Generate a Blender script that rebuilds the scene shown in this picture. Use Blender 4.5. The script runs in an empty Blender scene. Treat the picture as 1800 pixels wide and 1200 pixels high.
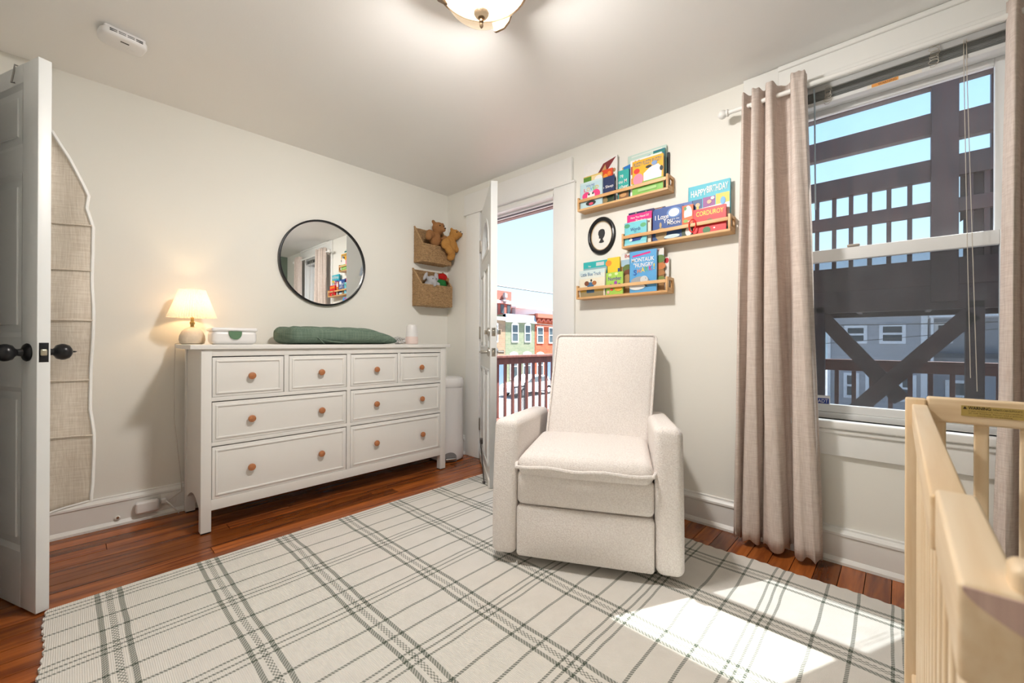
import bpy, bmesh, math, random
from mathutils import Vector, Matrix
random.seed(7)
R = math.radians
S = bpy.context.scene
COL = S.collection

# ------------------------------------------------------------------ camera, world, sun, exposure
cam_d = bpy.data.cameras.new('camera'); cam = bpy.data.objects.new('camera', cam_d); COL.objects.link(cam)
YAW, PIT, ROL = 0.7536, 0.00095, 0.00425
fw = Vector((math.cos(YAW)*math.cos(PIT), math.sin(YAW)*math.cos(PIT), math.sin(PIT)))
rt = Vector((math.sin(YAW), -math.cos(YAW), 0)); up = rt.cross(fw)
r2 = rt*math.cos(ROL)+up*math.sin(ROL); u2 = up*math.cos(ROL)-rt*math.sin(ROL)
m = Matrix.Identity(4)
for i in range(3): m[i][0], m[i][1], m[i][2] = r2[i], u2[i], -fw[i]
m[0][3], m[1][3], m[2][3] = -2.3657, -3.0379, 0.9811
cam.matrix_world = m
cam_d.sensor_width = 36; cam_d.lens = 727.11/1800*36; cam_d.clip_start = .02; cam_d.clip_end = 300
cam_d.dof.use_dof = True; cam_d.dof.focus_distance = 2.6; cam_d.dof.aperture_fstop = 5.6
S.camera = cam
S.view_settings.view_transform = 'Standard'; S.view_settings.look = 'None'
S.view_settings.gamma = 1; S.view_settings.use_curve_mapping = False
S.view_settings.exposure = 0.85
try:
    S.cycles.use_denoising = True; S.cycles.max_bounces = 10; S.cycles.diffuse_bounces = 6
    S.cycles.transparent_max_bounces = 12; S.cycles.sample_clamp_indirect = 6
except Exception: pass

W = bpy.data.worlds.new('world'); S.world = W; W.use_nodes = True
nt = W.node_tree; nt.nodes.clear()
wo = nt.nodes.new('ShaderNodeOutputWorld'); bg = nt.nodes.new('ShaderNodeBackground')
tc = nt.nodes.new('ShaderNodeTexCoord'); sp = nt.nodes.new('ShaderNodeSeparateXYZ')
rp = nt.nodes.new('ShaderNodeValToRGB')
nt.links.new(tc.outputs['Generated'], sp.inputs[0]); nt.links.new(sp.outputs['Z'], rp.inputs[0])
rp.color_ramp.elements[0].position = 0.0; rp.color_ramp.elements[0].color = (.52, .70, .86, 1)
rp.color_ramp.elements[1].position = 0.55; rp.color_ramp.elements[1].color = (.24, .45, .78, 1)
nt.links.new(rp.outputs[0], bg.inputs[0]); bg.inputs[1].default_value = 1.15
nt.links.new(bg.outputs[0], wo.inputs[0])

sun_d = bpy.data.lights.new('sun', 'SUN'); sun = bpy.data.objects.new('sun', sun_d); COL.objects.link(sun)
sun.rotation_euler = Vector((-.57, .27, -1)).to_track_quat('-Z', 'Y').to_euler()
sun_d.energy = 18.0; sun_d.angle = R(.6); sun_d.color = (1, .96, .89)
LAMP_W, TABLE_W = 96.0, 1.3

# ------------------------------------------------------------------ materials
MATS = {}
class N:
    def __init__(s, name):
        s.m = bpy.data.materials.new(name); s.m.use_nodes = True; s.t = s.m.node_tree
        s.b = s.t.nodes['Principled BSDF']; s.o = s.t.nodes['Material Output']
    def n(s, kind, **kw):
        x = s.t.nodes.new('ShaderNode'+kind)
        for k, v in kw.items(): setattr(x, k, v)
        return x
    def l(s, a, b): s.t.links.new(a, b)
    def math(s, op, a, b=None, c=None):
        x = s.n('Math', operation=op)
        for i, v in enumerate((a, b, c)):
            if v is None: continue
            if isinstance(v, (int, float)): x.inputs[i].default_value = v
            else: s.l(v, x.inputs[i])
        return x.outputs[0]
    def mix(s, f, a, b):
        x = s.n('Mix', data_type='RGBA')
        for i, v in ((0, f), (6, a), (7, b)):
            if isinstance(v, (int, float)): x.inputs[i].default_value = v
            elif isinstance(v, tuple): x.inputs[i].default_value = (*v, 1) if len(v) == 3 else v
            else: s.l(v, x.inputs[i])
        return x.outputs[2]
    def coord(s, scale=(1, 1, 1), out='Object', rnd=False):
        t = s.n('TexCoord'); mp = s.n('Mapping'); mp.inputs['Scale'].default_value = scale
        s.l(t.outputs[out], mp.inputs[0])
        if rnd:
            oi = s.n('ObjectInfo'); cb = s.n('CombineXYZ')
            for i in range(3): s.l(s.math('MULTIPLY', oi.outputs['Random'], 37.+i*11), cb.inputs[i])
            s.l(cb.outputs[0], mp.inputs['Location'])
        return mp.outputs[0]
    def noise(s, vec, sc=5., det=3., rough=.5, dist=0.):
        x = s.n('TexNoise'); x.inputs['Scale'].default_value = sc; x.inputs['Detail'].default_value = det
        x.inputs['Roughness'].default_value = rough; x.inputs['Distortion'].default_value = dist
        s.l(vec, x.inputs['Vector']); return x.outputs['Fac']
    def bump(s, h, st=.3, d=.01):
        x = s.n('Bump'); x.inputs['Strength'].default_value = st; x.inputs['Distance'].default_value = d
        s.l(h, x.inputs['Height']); s.l(x.outputs[0], s.b.inputs['Normal'])
def plain(name, c, rough=.5, metal=0., var=.04, sc=6., bump=0., bsc=60., spec=None, emit=None):
    if name in MATS: return MATS[name]
    k = N(name); b = k.b; v = k.coord()
    if var: k.l(k.mix(k.noise(v, sc), tuple(x*(1-var) for x in c), tuple(min(1, x*(1+var)) for x in c)), b.inputs['Base Color'])
    else: b.inputs['Base Color'].default_value = (*c, 1)
    b.inputs['Roughness'].default_value = rough; b.inputs['Metallic'].default_value = metal
    if spec is not None: b.inputs['Specular IOR Level'].default_value = spec
    if bump: k.bump(k.noise(v, bsc, 4), bump, .004)
    if emit: b.inputs['Emission Color'].default_value = (*c, 1); b.inputs['Emission Strength'].default_value = emit
    MATS[name] = k.m; return k.m
def wood(name, c1, c2, axis, rough=.4, fine=1., rnd=True, tone=.0):
    if name in MATS: return MATS[name]
    k = N(name); sc = [14*fine]*3; sc[axis] = .9
    v = k.coord(tuple(sc), rnd=rnd); n1 = k.noise(v, 1.6, 4, .6, 1.2)
    sc2 = [90*fine]*3; sc2[axis] = 2.
    n2 = k.noise(k.coord(tuple(sc2), rnd=rnd), 1.2, 2)
    f = k.math('ADD', k.math('MULTIPLY', n1, .75), k.math('MULTIPLY', n2, .25))
    rp = k.n('ValToRGB'); k.l(f, rp.inputs[0])
    rp.color_ramp.elements[0].position = .36; rp.color_ramp.elements[0].color = (*c2, 1)
    rp.color_ramp.elements[1].position = .6; rp.color_ramp.elements[1].color = (*c1, 1)
    out = rp.outputs[0]
    if tone:
        oi = k.n('ObjectInfo'); hs = k.n('HueSaturation')
        k.l(k.math('ADD', k.math('MULTIPLY', oi.outputs['Random'], tone), 1-tone*.55), hs.inputs['Value']); k.l(out, hs.inputs['Color']); out = hs.outputs[0]
    k.l(out, k.b.inputs['Base Color']); k.b.inputs['Roughness'].default_value = rough
    k.bump(n2, .12, .002); MATS[name] = k.m; return k.m
def glassy(name, tint, refl=.06, haze=0., hazec=(.5, .5, .5)):
    if name in MATS: return MATS[name]
    k = N(name); k.t.nodes.remove(k.b)
    tr = k.n('BsdfTransparent'); tr.inputs[0].default_value = (*tint, 1)
    gl = k.n('BsdfGlossy'); gl.inputs['Roughness'].default_value = .02
    fr = k.n('Fresnel'); fr.inputs[0].default_value = 1.35
    mx = k.n('MixShader'); k.l(k.math('MULTIPLY', fr.outputs[0], refl*12), mx.inputs[0]); k.l(tr.outputs[0], mx.inputs[1]); k.l(gl.outputs[0], mx.inputs[2])
    out = mx.outputs[0]
    if haze:
        df = k.n('BsdfDiffuse'); df.inputs[0].default_value = (*hazec, 1)
        m2 = k.n('MixShader')
        k.l(k.math('MULTIPLY', k.noise(k.coord(), 9, 6, .7), haze*2), m2.inputs[0]); k.l(out, m2.inputs[1]); k.l(df.outputs[0], m2.inputs[2]); out = m2.outputs[0]
    k.l(out, k.o.inputs[0]); MATS[name] = k.m; return k.m
def fabric(name, c1, c2, sc=260., rough=.95, bump=.5, kind='weave', transl=0.):
    if name in MATS: return MATS[name]
    k = N(name)
    if kind == 'weave':
        a = k.noise(k.coord((sc, sc, sc*.06)), 1., 2); b = k.noise(k.coord((sc*.06, sc*.06, sc)), 1., 2)
        h = k.math('ADD', k.math('MULTIPLY', a, .5), k.math('MULTIPLY', b, .5))
    else:
        h = k.noise(k.coord(), sc, 3, .6)
    rp = k.n('ValToRGB'); k.l(h, rp.inputs[0])
    rp.color_ramp.elements[0].position = .36; rp.color_ramp.elements[0].color = (*c2, 1)
    rp.color_ramp.elements[1].position = .62; rp.color_ramp.elements[1].color = (*c1, 1)
    k.l(rp.outputs[0], k.b.inputs['Base Color']); k.b.inputs['Roughness'].default_value = rough
    k.b.inputs['Specular IOR Level'].default_value = .15
    k.bump(h, bump, .004)
    if transl:
        tl = k.n('BsdfTranslucent'); k.l(rp.outputs[0], tl.inputs[0]); mx = k.n('MixShader'); mx.inputs[0].default_value = transl
        k.l(k.b.outputs[0], mx.inputs[1]); k.l(tl.outputs[0], mx.inputs[2]); k.l(mx.outputs[0], k.o.inputs[0])
    MATS[name] = k.m; return k.m

WALLP = plain('wall_paint', (.80, .79, .74), .75, var=.015, sc=2, bump=.05, bsc=180)
GREENP = plain('sage_wall_paint', (.155, .20, .155), .75, var=.02, sc=2, bump=.05, bsc=180)
CEILP = plain('ceiling_paint', (.84, .835, .82), .85, var=.012, sc=3, bump=.06, bsc=120)
TRIMP = plain('trim_paint', (.80, .80, .78), .35, var=.02, sc=5, bump=.03, bsc=40)
DOORP = plain('door_paint', (.75, .77, .77), .35, var=.02)
DRESSP = plain('dresser_paint', (.75, .74, .715), .42, var=.02)
VINYL = plain('vinyl', (.72, .73, .73), .35, var=.03)
WHITEPL = plain('white_plastic', (.78, .77, .77), .3, var=.015)
BLACK = plain('black_metal', (.012, .012, .014), .3, .3, var=.1)
NICKEL = plain('nickel', (.52, .49, .45), .3, 1., var=.05)
STEEL = plain('steel', (.6, .6, .6), .25, 1., var=.05)
BRASS = plain('brass', (.62, .42, .15), .3, 1., var=.08)
BRONZE = plain('bronze', (.20, .135, .08), .42, .75, var=.5, sc=60, bump=.5, bsc=90)
COPPERW = plain('knob_wood', (.42, .165, .065), .45, var=.25, sc=80)
PINE = {a: wood('pine_%d' % a, (.82, .66, .46), (.71, .52, .31), a, .42, .8) for a in (0, 1, 2)}
FLOORW = wood('floor_wood', (.34, .095, .018), (.13, .028, .006), 0, .26, .55, tone=.75)
SHELFW = wood('shelf_wood', (.70, .43, .20), (.55, .29, .11), 1, .45, .8)
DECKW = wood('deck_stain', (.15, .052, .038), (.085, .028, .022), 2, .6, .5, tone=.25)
BOUCLE = fabric('boucle', (.87, .83, .80), (.745, .695, .665), 190., .97, .9, 'noise')
LINEN = fabric('curtain_linen', (.79, .695, .635), (.64, .54, .485), 300., .95, .35, 'weave', .18)
GAUZE = fabric('green_muslin', (.165, .225, .175), (.10, .15, .115), 120., .95, .5, 'weave')
ORGF = fabric('organizer_fabric', (.74, .67, .58), (.62, .54, .45), 200., .95, .4, 'weave')
BIND = plain('white_binding', (.80, .79, .77), .8)
GLASS = glassy('window_glass', (.93, .96, .97), .05, .045, (.55, .57, .6))
SCREEN = glassy('insect_screen', (.66, .67, .69), .0, .12, (.10, .10, .11))
FARGLASS = plain('far_window_glass', (.055, .075, .085), .12, var=.3, sc=3)

# rug: plaid weave from object coordinates (origin at RUGO)
RUGO = (-1.345, -2.32)
def rug_mat():
    k = N('plaid_rug'); t = k.n('TexCoord'); s = k.n('SeparateXYZ'); k.l(t.outputs['Object'], s.inputs[0])
    wob = k.math('MULTIPLY', k.math('SUBTRACT', k.noise(t.outputs['Object'], 3.5, 2), .5), .022)
    x = k.math('ADD', s.outputs[0], wob); y = k.math('ADD', s.outputs[1], wob)
    wx = k.math('WRAP', k.math('SUBTRACT', x, -2.262-RUGO[0]), .1555, -.1555)
    wy = k.math('WRAP', k.math('SUBTRACT', y, -.852-RUGO[1]), .183, -.183)
    def st(v, c, hw): return k.math('LESS_THAN', k.math('ABSOLUTE', k.math('SUBTRACT', v, c)), hw)
    def mx(*a):
        o = a[0]
        for q in a[1:]: o = k.math('MAXIMUM', o, q)
        return o
    def cyc(v, f, duty): return k.math('LESS_THAN', k.math('FRACT', k.math('MULTIPLY', v, f)), duty)
    hatch = cyc(k.math('ADD', x, k.math('MULTIPLY', y, .6)), 105., .62)
    chk = k.math('COMPARE', cyc(x, 95., .5), cyc(y, 60., .5), .1)
    bx = mx(k.math('MULTIPLY', st(wx, -.031, .0075), k.math('ADD', k.math('MULTIPLY', cyc(k.math('SUBTRACT', y, x), 85., .7), .55), .30)),
            k.math('MULTIPLY', st(wx, .031, .0075), k.math('ADD', k.math('MULTIPLY', cyc(k.math('SUBTRACT', y, x), 85., .7), .55), .30)),
            k.math('MULTIPLY', st(wx, 0, .0095), k.math('MULTIPLY', chk, .78)))
    by = mx(st(wy, -.027, .0042), st(wy, 0, .0042), st(wy, .027, .0042), st(wy, -.146, .005), st(wy, .122, .005))
    by = k.math('MULTIPLY', by, k.math('ADD', k.math('MULTIPLY', hatch, .62), .30))
    msk = k.math('MINIMUM', k.math('ADD', k.math('MULTIPLY', bx, .82), k.math('MULTIPLY', by, .8)), .95)
    cream = k.mix(k.noise(t.outputs['Object'], 14, 4), (.68, .655, .61), (.77, .745, .70))
    rib = k.math('SINE', k.math('MULTIPLY', s.outputs[0], 1250.))
    cream = k.mix(k.math('MULTIPLY', k.math('ADD', rib, 1), .035), cream, (.40, .375, .335))
    k.l(k.mix(msk, cream, (.050, .072, .050)), k.b.inputs['Base Color'])
    k.b.inputs['Roughness'].default_value = .95; k.b.inputs['Specular IOR Level'].default_value = .1
    h = k.math('ADD', k.math('MULTIPLY', rib, .5), k.math('ADD', k.noise(t.outputs['Object'], 220, 2), k.math('MULTIPLY', msk, .5)))
    k.bump(h, .55, .003); return k.m
RUGM = rug_mat()

# ------------------------------------------------------------------ mesh helpers
def link(name, me, mat, parent=None, smooth=False, angle=None):
    o = bpy.data.objects.new(name, me); COL.objects.link(o)
    if mat is not None:
        me.materials.clear()
        for mm in (mat if isinstance(mat, (list, tuple)) else [mat]): me.materials.append(mm)
    if smooth:
        me.polygons.foreach_set('use_smooth', [True]*len(me.polygons))
        if angle: me.set_sharp_from_angle(angle=R(angle))
    if parent is not None: attach(o, parent)
    return o
def attach(o, parent):
    o.parent = parent; o.matrix_parent_inverse = world(parent).inverted()
def world(o):
    mtx = o.matrix_basis.copy() if True else None
    return (world(o.parent) @ o.matrix_parent_inverse @ mtx) if o.parent else mtx
class G:
    """collects geometry (world coordinates) for ONE mesh object"""
    def __init__(s): s.v = []; s.f = []; s.mi = []
    def add(s, v, f, M=None, mi=0):
        k = len(s.v)
        s.v += [tuple(M @ Vector(p)) if M is not None else tuple(p) for p in v]
        s.f += [tuple(i+k for i in q) for q in f]; s.mi += [mi]*len(f); return s
    def box(s, a, b, M=None, mi=0):
        (x0, y0, z0), (x1, y1, z1) = a, b
        v = [(x, y, z) for x in (x0, x1) for y in (y0, y1) for z in (z0, z1)]
        return s.add(v, [(0, 1, 3, 2), (4, 6, 7, 5), (0, 4, 5, 1), (2, 3, 7, 6), (0, 2, 6, 4), (1, 5, 7, 3)], M, mi)
    def bbox(s, a, b, r=.004, M=None, mi=0, n=2): return s.rbox(a, b, r, n, M, mi)
    def rbox(s, a, b, r=.02, n=3, M=None, mi=0, sub=1, fn=None):
        """rounded box between corners a and b"""
        a, b = [min(p, q) for p, q in zip(a, b)], [max(p, q) for p, q in zip(a, b)]
        c = [(p+q)/2 for p, q in zip(a, b)]; h = [(q-p)/2 for p, q in zip(a, b)]; r = min(r, min(h)*.999)
        ts = []
        for ax in range(3):
            e = h[ax]; i = e-r
            t = [-e+r*(1-math.cos(math.pi/2*k/n)) for k in range(n)]
            mid = [-i+2*i*k/sub for k in range(sub+1)]
            t = [-e+ r*k/n for k in range(n)]+mid+[i+r*(k+1)/n for k in range(n)]
            ts.append(t)
        idx = {}; V = []; F = []
        def vid(p):
            q = tuple(round(x, 7) for x in p)
            if q in idx: return idx[q]
            inn = [max(-(h[j]-r), min(h[j]-r, p[j])) for j in range(3)]
            d = Vector([math.tan((p[j]-inn[j])/r*math.pi/4)*1. if r > 0 else 0 for j in range(3)])
            if d.length > 0: d.normalize()
            w = [c[j]+inn[j]+d[j]*r for j in range(3)]
            if fn: w = fn(w, c, h)
            idx[q] = len(V); V.append(tuple(w)); return idx[q]
        for ax in range(3):
            u, w = (ax+1) % 3, (ax+2) % 3
            for sgn in (-1, 1):
                for i in range(len(ts[u])-1):
                    for j in range(len(ts[w])-1):
                        q = []
                        for di, dj in ((0, 0), (1, 0), (1, 1), (0, 1)):
                            p = [0, 0, 0]; p[ax] = sgn*h[ax]; p[u] = ts[u][i+di]; p[w] = ts[w][j+dj]; q.append(vid(p))
                        F.append(tuple(q if sgn > 0 else q[::-1]))
        return s.add(V, F, M, mi)
    def lathe(s, prof, n=24, at=(0, 0, 0), M=None, mi=0, sx=1, sy=1, cap=True):
        V = []; F = []
        for r, z in prof:
            for k in range(n):
                a = 2*math.pi*k/n; V.append((at[0]+r*math.cos(a)*sx, at[1]+r*math.sin(a)*sy, at[2]+z))
        for i in range(len(prof)-1):
            for k in range(n):
                F.append((i*n+k, i*n+(k+1) % n, (i+1)*n+(k+1) % n, (i+1)*n+k))
        if cap:
            F.append(tuple(range(n))[::-1]); F.append(tuple((len(prof)-1)*n+k for k in range(n)))
        return s.add(V, F, M, mi)
    def tube(s, pts, r, n=8, mi=0, cap=True):
        pts = [Vector(p) for p in pts]; V = []; F = []; prev = None
        rs = r if isinstance(r, (list, tuple)) else [r]*len(pts)
        for i, p in enumerate(pts):
            d = (pts[min(i+1, len(pts)-1)]-pts[max(i-1, 0)]).normalized()
            if prev is None: a = d.cross(Vector((0, 0, 1)) if abs(d.z) < .9 else Vector((1, 0, 0))).normalized()
            else: a = (prev-d*prev.dot(d)).normalized()
            prev = a; b = d.cross(a)
            for k in range(n):
                t = 2*math.pi*k/n; V.append(tuple(p+(a*math.cos(t)+b*math.sin(t))*rs[i]))
        for i in range(len(pts)-1):
            for k in range(n): F.append((i*n+k, i*n+(k+1) % n, (i+1)*n+(k+1) % n, (i+1)*n+k))
        if cap: F.append(tuple(range(n))[::-1]); F.append(tuple((len(pts)-1)*n+k for k in range(n)))
        return s.add(V, F, None, mi)
    def ball(s, c, r, nu=20, nv=12, M=None, mi=0):
        r = r if isinstance(r, (tuple, list)) else (r, r, r); V = [(c[0], c[1], c[2]-r[2])]; F = []
        for i in range(1, nv):
            t = math.pi*i/nv
            for k in range(nu):
                a = 2*math.pi*k/nu; V.append((c[0]+r[0]*math.sin(t)*math.cos(a), c[1]+r[1]*math.sin(t)*math.sin(a), c[2]-r[2]*math.cos(t)))
        V.append((c[0], c[1], c[2]+r[2])); L = len(V)-1
        for k in range(nu):
            F.append((0, 1+(k+1) % nu, 1+k)); F.append((L, L-nu+k, L-nu+(k+1) % nu))
            for i in range(nv-2): F.append((1+i*nu+k, 1+i*nu+(k+1) % nu, 1+(i+1)*nu+(k+1) % nu, 1+(i+1)*nu+k))
        return s.add(V, F, M, mi)
    def prism(s, poly, ax, a, b, M=None, mi=0):
        """polygon in the two other axes (cyclic order), extruded along ax from a to b"""
        n = len(poly); u, w = (ax+1) % 3, (ax+2) % 3; V = []
        for t in (a, b):
            for p in poly:
                q = [0, 0, 0]; q[ax] = t; q[u] = p[0]; q[w] = p[1]; V.append(tuple(q))
        F = [tuple(range(n))[::-1], tuple(range(n, 2*n))]+[(i, (i+1) % n, n+(i+1) % n, n+i) for i in range(n)]
        return s.add(V, F, M, mi)
    def grid(s, fn, nu, nv, M=None, mi=0, wrap=False):
        V = [fn(i/nu, j/nv) for i in range(nu+1) for j in range(nv+1)]; F = []
        for i in range(nu):
            for j in range(nv): F.append((i*(nv+1)+j, (i+1)*(nv+1)+j, (i+1)*(nv+1)+j+1, i*(nv+1)+j+1))
        return s.add(V, F, M, mi)
    def mesh(s, name, base=(0, 0, 0), M=None):
        me = bpy.data.meshes.new(name); b = Vector(base)
        me.from_pydata([tuple(Vector(p)-b) for p in s.v], [], s.f); me.update()
        if any(s.mi): me.polygons.foreach_set('material_index', s.mi)
        bm = bmesh.new(); bm.from_mesh(me); bmesh.ops.recalc_face_normals(bm, faces=bm.faces); bm.to_mesh(me); bm.free()
        return me
    def obj(s, name, mat, parent=None, smooth=False, angle=40, base=None):
        """link as one object; its origin sits at 'base' (default: bottom centre of its bounds)"""
        if base is None:
            xs, ys, zs = zip(*s.v); base = ((min(xs)+max(xs))/2, (min(ys)+max(ys))/2, min(zs))
        o = link(name, s.mesh(name, base), mat, None, smooth, angle); o.location = base
        if parent is not None: attach(o, parent)
        return o
def thing(name, label, cat, loc=(0, 0, 0), rotz=0, group=None):
    o = bpy.data.objects.new(name, None); COL.objects.link(o); o.empty_display_size = .1
    o.location = loc; o.rotation_euler = (0, 0, rotz); tag(o, label, cat, group); return o
def tag(o, label, cat, group=None):
    o['label'] = label; o['category'] = cat
    if group: o['group'] = group
    return o
def struct(o, label=None):
    o['kind'] = 'structure'
    if label: o['label'] = label
    return o
def dup(o, delta=None, loc=None, parent=None, label=None):
    c = o.copy(); COL.objects.link(c)
    if loc is not None: c.location = loc
    if delta is not None: c.location = Vector(o.location)+Vector(delta)
    if label: c['label'] = label
    if parent is not None: c.parent = parent
    for ch in o.children:
        d = ch.copy(); COL.objects.link(d); d.parent = c
        for g in ch.children: e = g.copy(); COL.objects.link(e); e.parent = d
    return c
def plate(name, loops, thick, M, mat, parent=None, base=None):
    """flat plate with holes from 2D loops, extruded +-thick/2, placed by M"""
    cu = bpy.data.curves.new(name, 'CURVE'); cu.dimensions = '2D'; cu.fill_mode = 'BOTH'; cu.extrude = thick/2
    for lp in loops:
        sp_ = cu.splines.new('POLY'); sp_.points.add(len(lp)-1)
        for i, p in enumerate(lp): sp_.points[i].co = (p[0], p[1], 0, 1)
        sp_.use_cyclic_u = True
    t = bpy.data.objects.new('t', cu); me = bpy.data.meshes.new_from_object(t); bpy.data.objects.remove(t); bpy.data.curves.remove(cu)
    me.name = name; me.transform(M)
    if base is not None: me.transform(Matrix.Translation(-Vector(base)))
    o = link(name, me, mat)
    if base is not None: o.location = base
    if parent is not None: attach(o, parent)
    return o
def rect(a, b, c, d): return [(a, b), (c, b), (c, d), (a, d)]
MX = Matrix(((0, 0, -1, 0), (-1, 0, 0, 0), (0, 1, 0, 0), (0, 0, 0, 1)))   # local x -> -y, y -> z, z -> -x (faces the room from the window wall)
def text_mesh(s, w, h, depth=.0003, keep=False, shear=0., bold=0.):
    cu = bpy.data.curves.new('txt', 'FONT'); cu.body = s; cu.align_x = 'CENTER'; cu.resolution_u = 3; cu.shear = shear; cu.offset = bold
    t = bpy.data.objects.new('t', cu); me = bpy.data.meshes.new_from_object(t); bpy.data.objects.remove(t); bpy.data.curves.remove(cu)
    xs = [v.co.x for v in me.vertices]; ys = [v.co.y for v in me.vertices]
    cx, cy = (min(xs)+max(xs))/2, (min(ys)+max(ys))/2; sx, sy = w/(max(xs)-min(xs)), h/(max(ys)-min(ys))
    if keep: sx = sy = min(sx, sy)
    for v in me.vertices: v.co = ((v.co.x-cx)*sx, (v.co.y-cy)*sy, 0)
    return me
def text(name, s, w, h, M, mat, parent=None, **kw):
    me = text_mesh(s, w, h, **kw); me.name = name; loc = M.to_translation()
    me.transform(M.to_3x3().to_4x4()); o = link(name, me, mat); o.location = loc
    if parent is not None: attach(o, parent)
    return o

# ------------------------------------------------------------------ the room
H = 2.317; XL = -2.76; YB = -4.15; TW = .16
# subfloor + boards
sub = G().box((XL-1.2, YB, -.12), (TW, 0, -.022)).obj('floor', plain('subfloor', (.02, .012, .008), .9)); struct(sub, 'orange stained wooden plank floor')
bw = .0815; y = 0.; rows = int(4.15/bw)+1
for i in range(rows):
    y1 = -i*bw; y0 = max(y1-bw, YB)
    x = XL-.02-random.random()*.9
    while x < 0:
        x2 = x+random.choice((1.1, 1.5, 1.9, 2.3))
        a, b = max(x, XL), min(x2, 0)
        if b-a > .05:
            zz = random.uniform(-.0012, 0)
            G().box((a+.0012, y0+.0014, -.022), (b-.0012, y1-.0014, zz)).obj('floor_board', FLOORW, sub)
        x = x2
struct(G().box((XL-1.2, YB, H), (TW, TW, H+.1)).obj('ceiling', CEILP), 'flat white painted ceiling')
struct(G().box((XL-1.2, 0, -.12), (TW, TW, H)).obj('wall_back', WALLP), 'cream painted wall behind the dresser')
struct(G().box((XL-1.2, YB-TW, -.12), (TW, YB, H)).obj('wall_rear', GREENP), 'sage green wall behind the crib')
# window wall with two openings: local coordinates (-y, z)
DY0, DY1, DZ = .455, 1.235, 2.045       # balcony door opening (-y)
WY0, WY1, WZ0, WZ1 = 2.60, 3.375, .635, 2.18
wr = plate('wall_right', [[(0, -.12), (DY0, -.12), (DY0, DZ), (DY1, DZ), (DY1, -.12), (4.15, -.12), (4.15, H), (0, H)],
     rect(WY0, WZ0, WY1, WZ1)], TW, Matrix.Translation((TW/2, 0, 0)) @ MX, WALLP); struct(wr, 'cream painted wall with window and balcony door')
# left wall with the entry door opening
ED0, ED1, EZ = .085, .885, 2.02
wl = plate('wall_left', [[(0, -.12), (ED0, -.12), (ED0, EZ), (ED1, EZ), (ED1, -.12), (4.15, -.12), (4.15, H), (0, H)]], .1, Matrix.Translation((XL-.05, 0, 0)) @ MX, WALLP)
struct(wl, 'cream painted wall with the entry doorway')
struct(G().box((XL-1.3, YB, -.12), (XL-1.2, 0, H)).obj('wall_hall', WALLP), 'hallway wall seen through the entry doorway')

def base_board(name, a, b, inward, label):
    """a, b: 2D end points on the wall plane, inward: unit normal into the room"""
    a, b, n = Vector(a), Vector(b), Vector(inward); d = (b-a)
    prof = [(0, 0), (.030, 0), (.030, .012), (.020, .026), (.018, .028), (.018, .122), (.024, .126), (.024, .136), (.016, .146), (.010, .150), (.010, .157), (0, .160)]
    V = [(*(a+n*p), z) for p, z in prof]+[(*(b+n*p), z) for p, z in prof]; k = len(prof)
    F = [tuple(range(k)), tuple(range(k, 2*k))]+[(i, (i+1) % k, k+(i+1) % k, k+i) for i in range(k)]
    struct(G().add(V, F).obj(name, TRIMP), label)
base_board('baseboard_back', (XL, 0), (0, 0), (0, -1), 'moulded white baseboard behind the dresser')
base_board('baseboard_right', (0, -1.42), (0, YB), (-1, 0), 'moulded white baseboard under the window')
base_board('baseboard_corner', (0, 0), (0, -.28), (-1, 0), 'short white baseboard beside the diaper pail')
base_board('baseboard_left', (XL, -.98), (XL, YB), (1, 0), 'moulded white baseboard on the left wall')
base_board('baseboard_rear', (XL, YB), (0, YB), (0, 1), 'moulded white baseboard on the green wall')

# trims: balcony door casing
t1 = G(); t1.bbox((-.020, -.43-.024, 0), (0, -.282, 2.075), .003); struct(t1.obj('trim_1', TRIMP, smooth=True), 'white casing board left of the balcony door')
struct(G().bbox((-.020, -1.415, 0), (0, -1.236, 2.075), .003).obj('trim_2', TRIMP, smooth=True), 'white casing board right of the balcony door')
t3 = G().bbox((-.026, -1.395, 2.075), (0, -.262, 2.252), .004).bbox((-.03, -1.42, 2.073), (0, -.258, 2.087), .004)
struct(t3.obj('trim_3', TRIMP, smooth=True), 'white head casing over the balcony door')
j = G().box((0, -DY0-.018, 0), (TW, -DY0, DZ)).box((0, -DY1, 0), (TW, -DY1+.018, DZ)).box((0, -DY1, DZ-.018), (TW, -DY0, DZ)).box((-.0, -DY1, -.03), (TW+.04, -DY0, .014))
j.box((.06, -DY0-.03, .014), (.075, -DY0-.018, DZ-.018)).box((.06, -DY1+.018, .014), (.075, -DY1+.03, DZ-.018)).box((.06, -DY1, DZ-.032), (.075, -DY0, DZ-.018))
struct(j.obj('trim_4', TRIMP), 'white jamb and threshold of the balcony doorway')
struct(G().box((.078, -DY1+.018, DZ-.036), (.10, -DY0-.018, DZ-.019)).obj('trim_5', plain('rubber_sweep', (.10, .10, .115), .6)), 'grey weather strip across the top of the balcony doorway')
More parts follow.
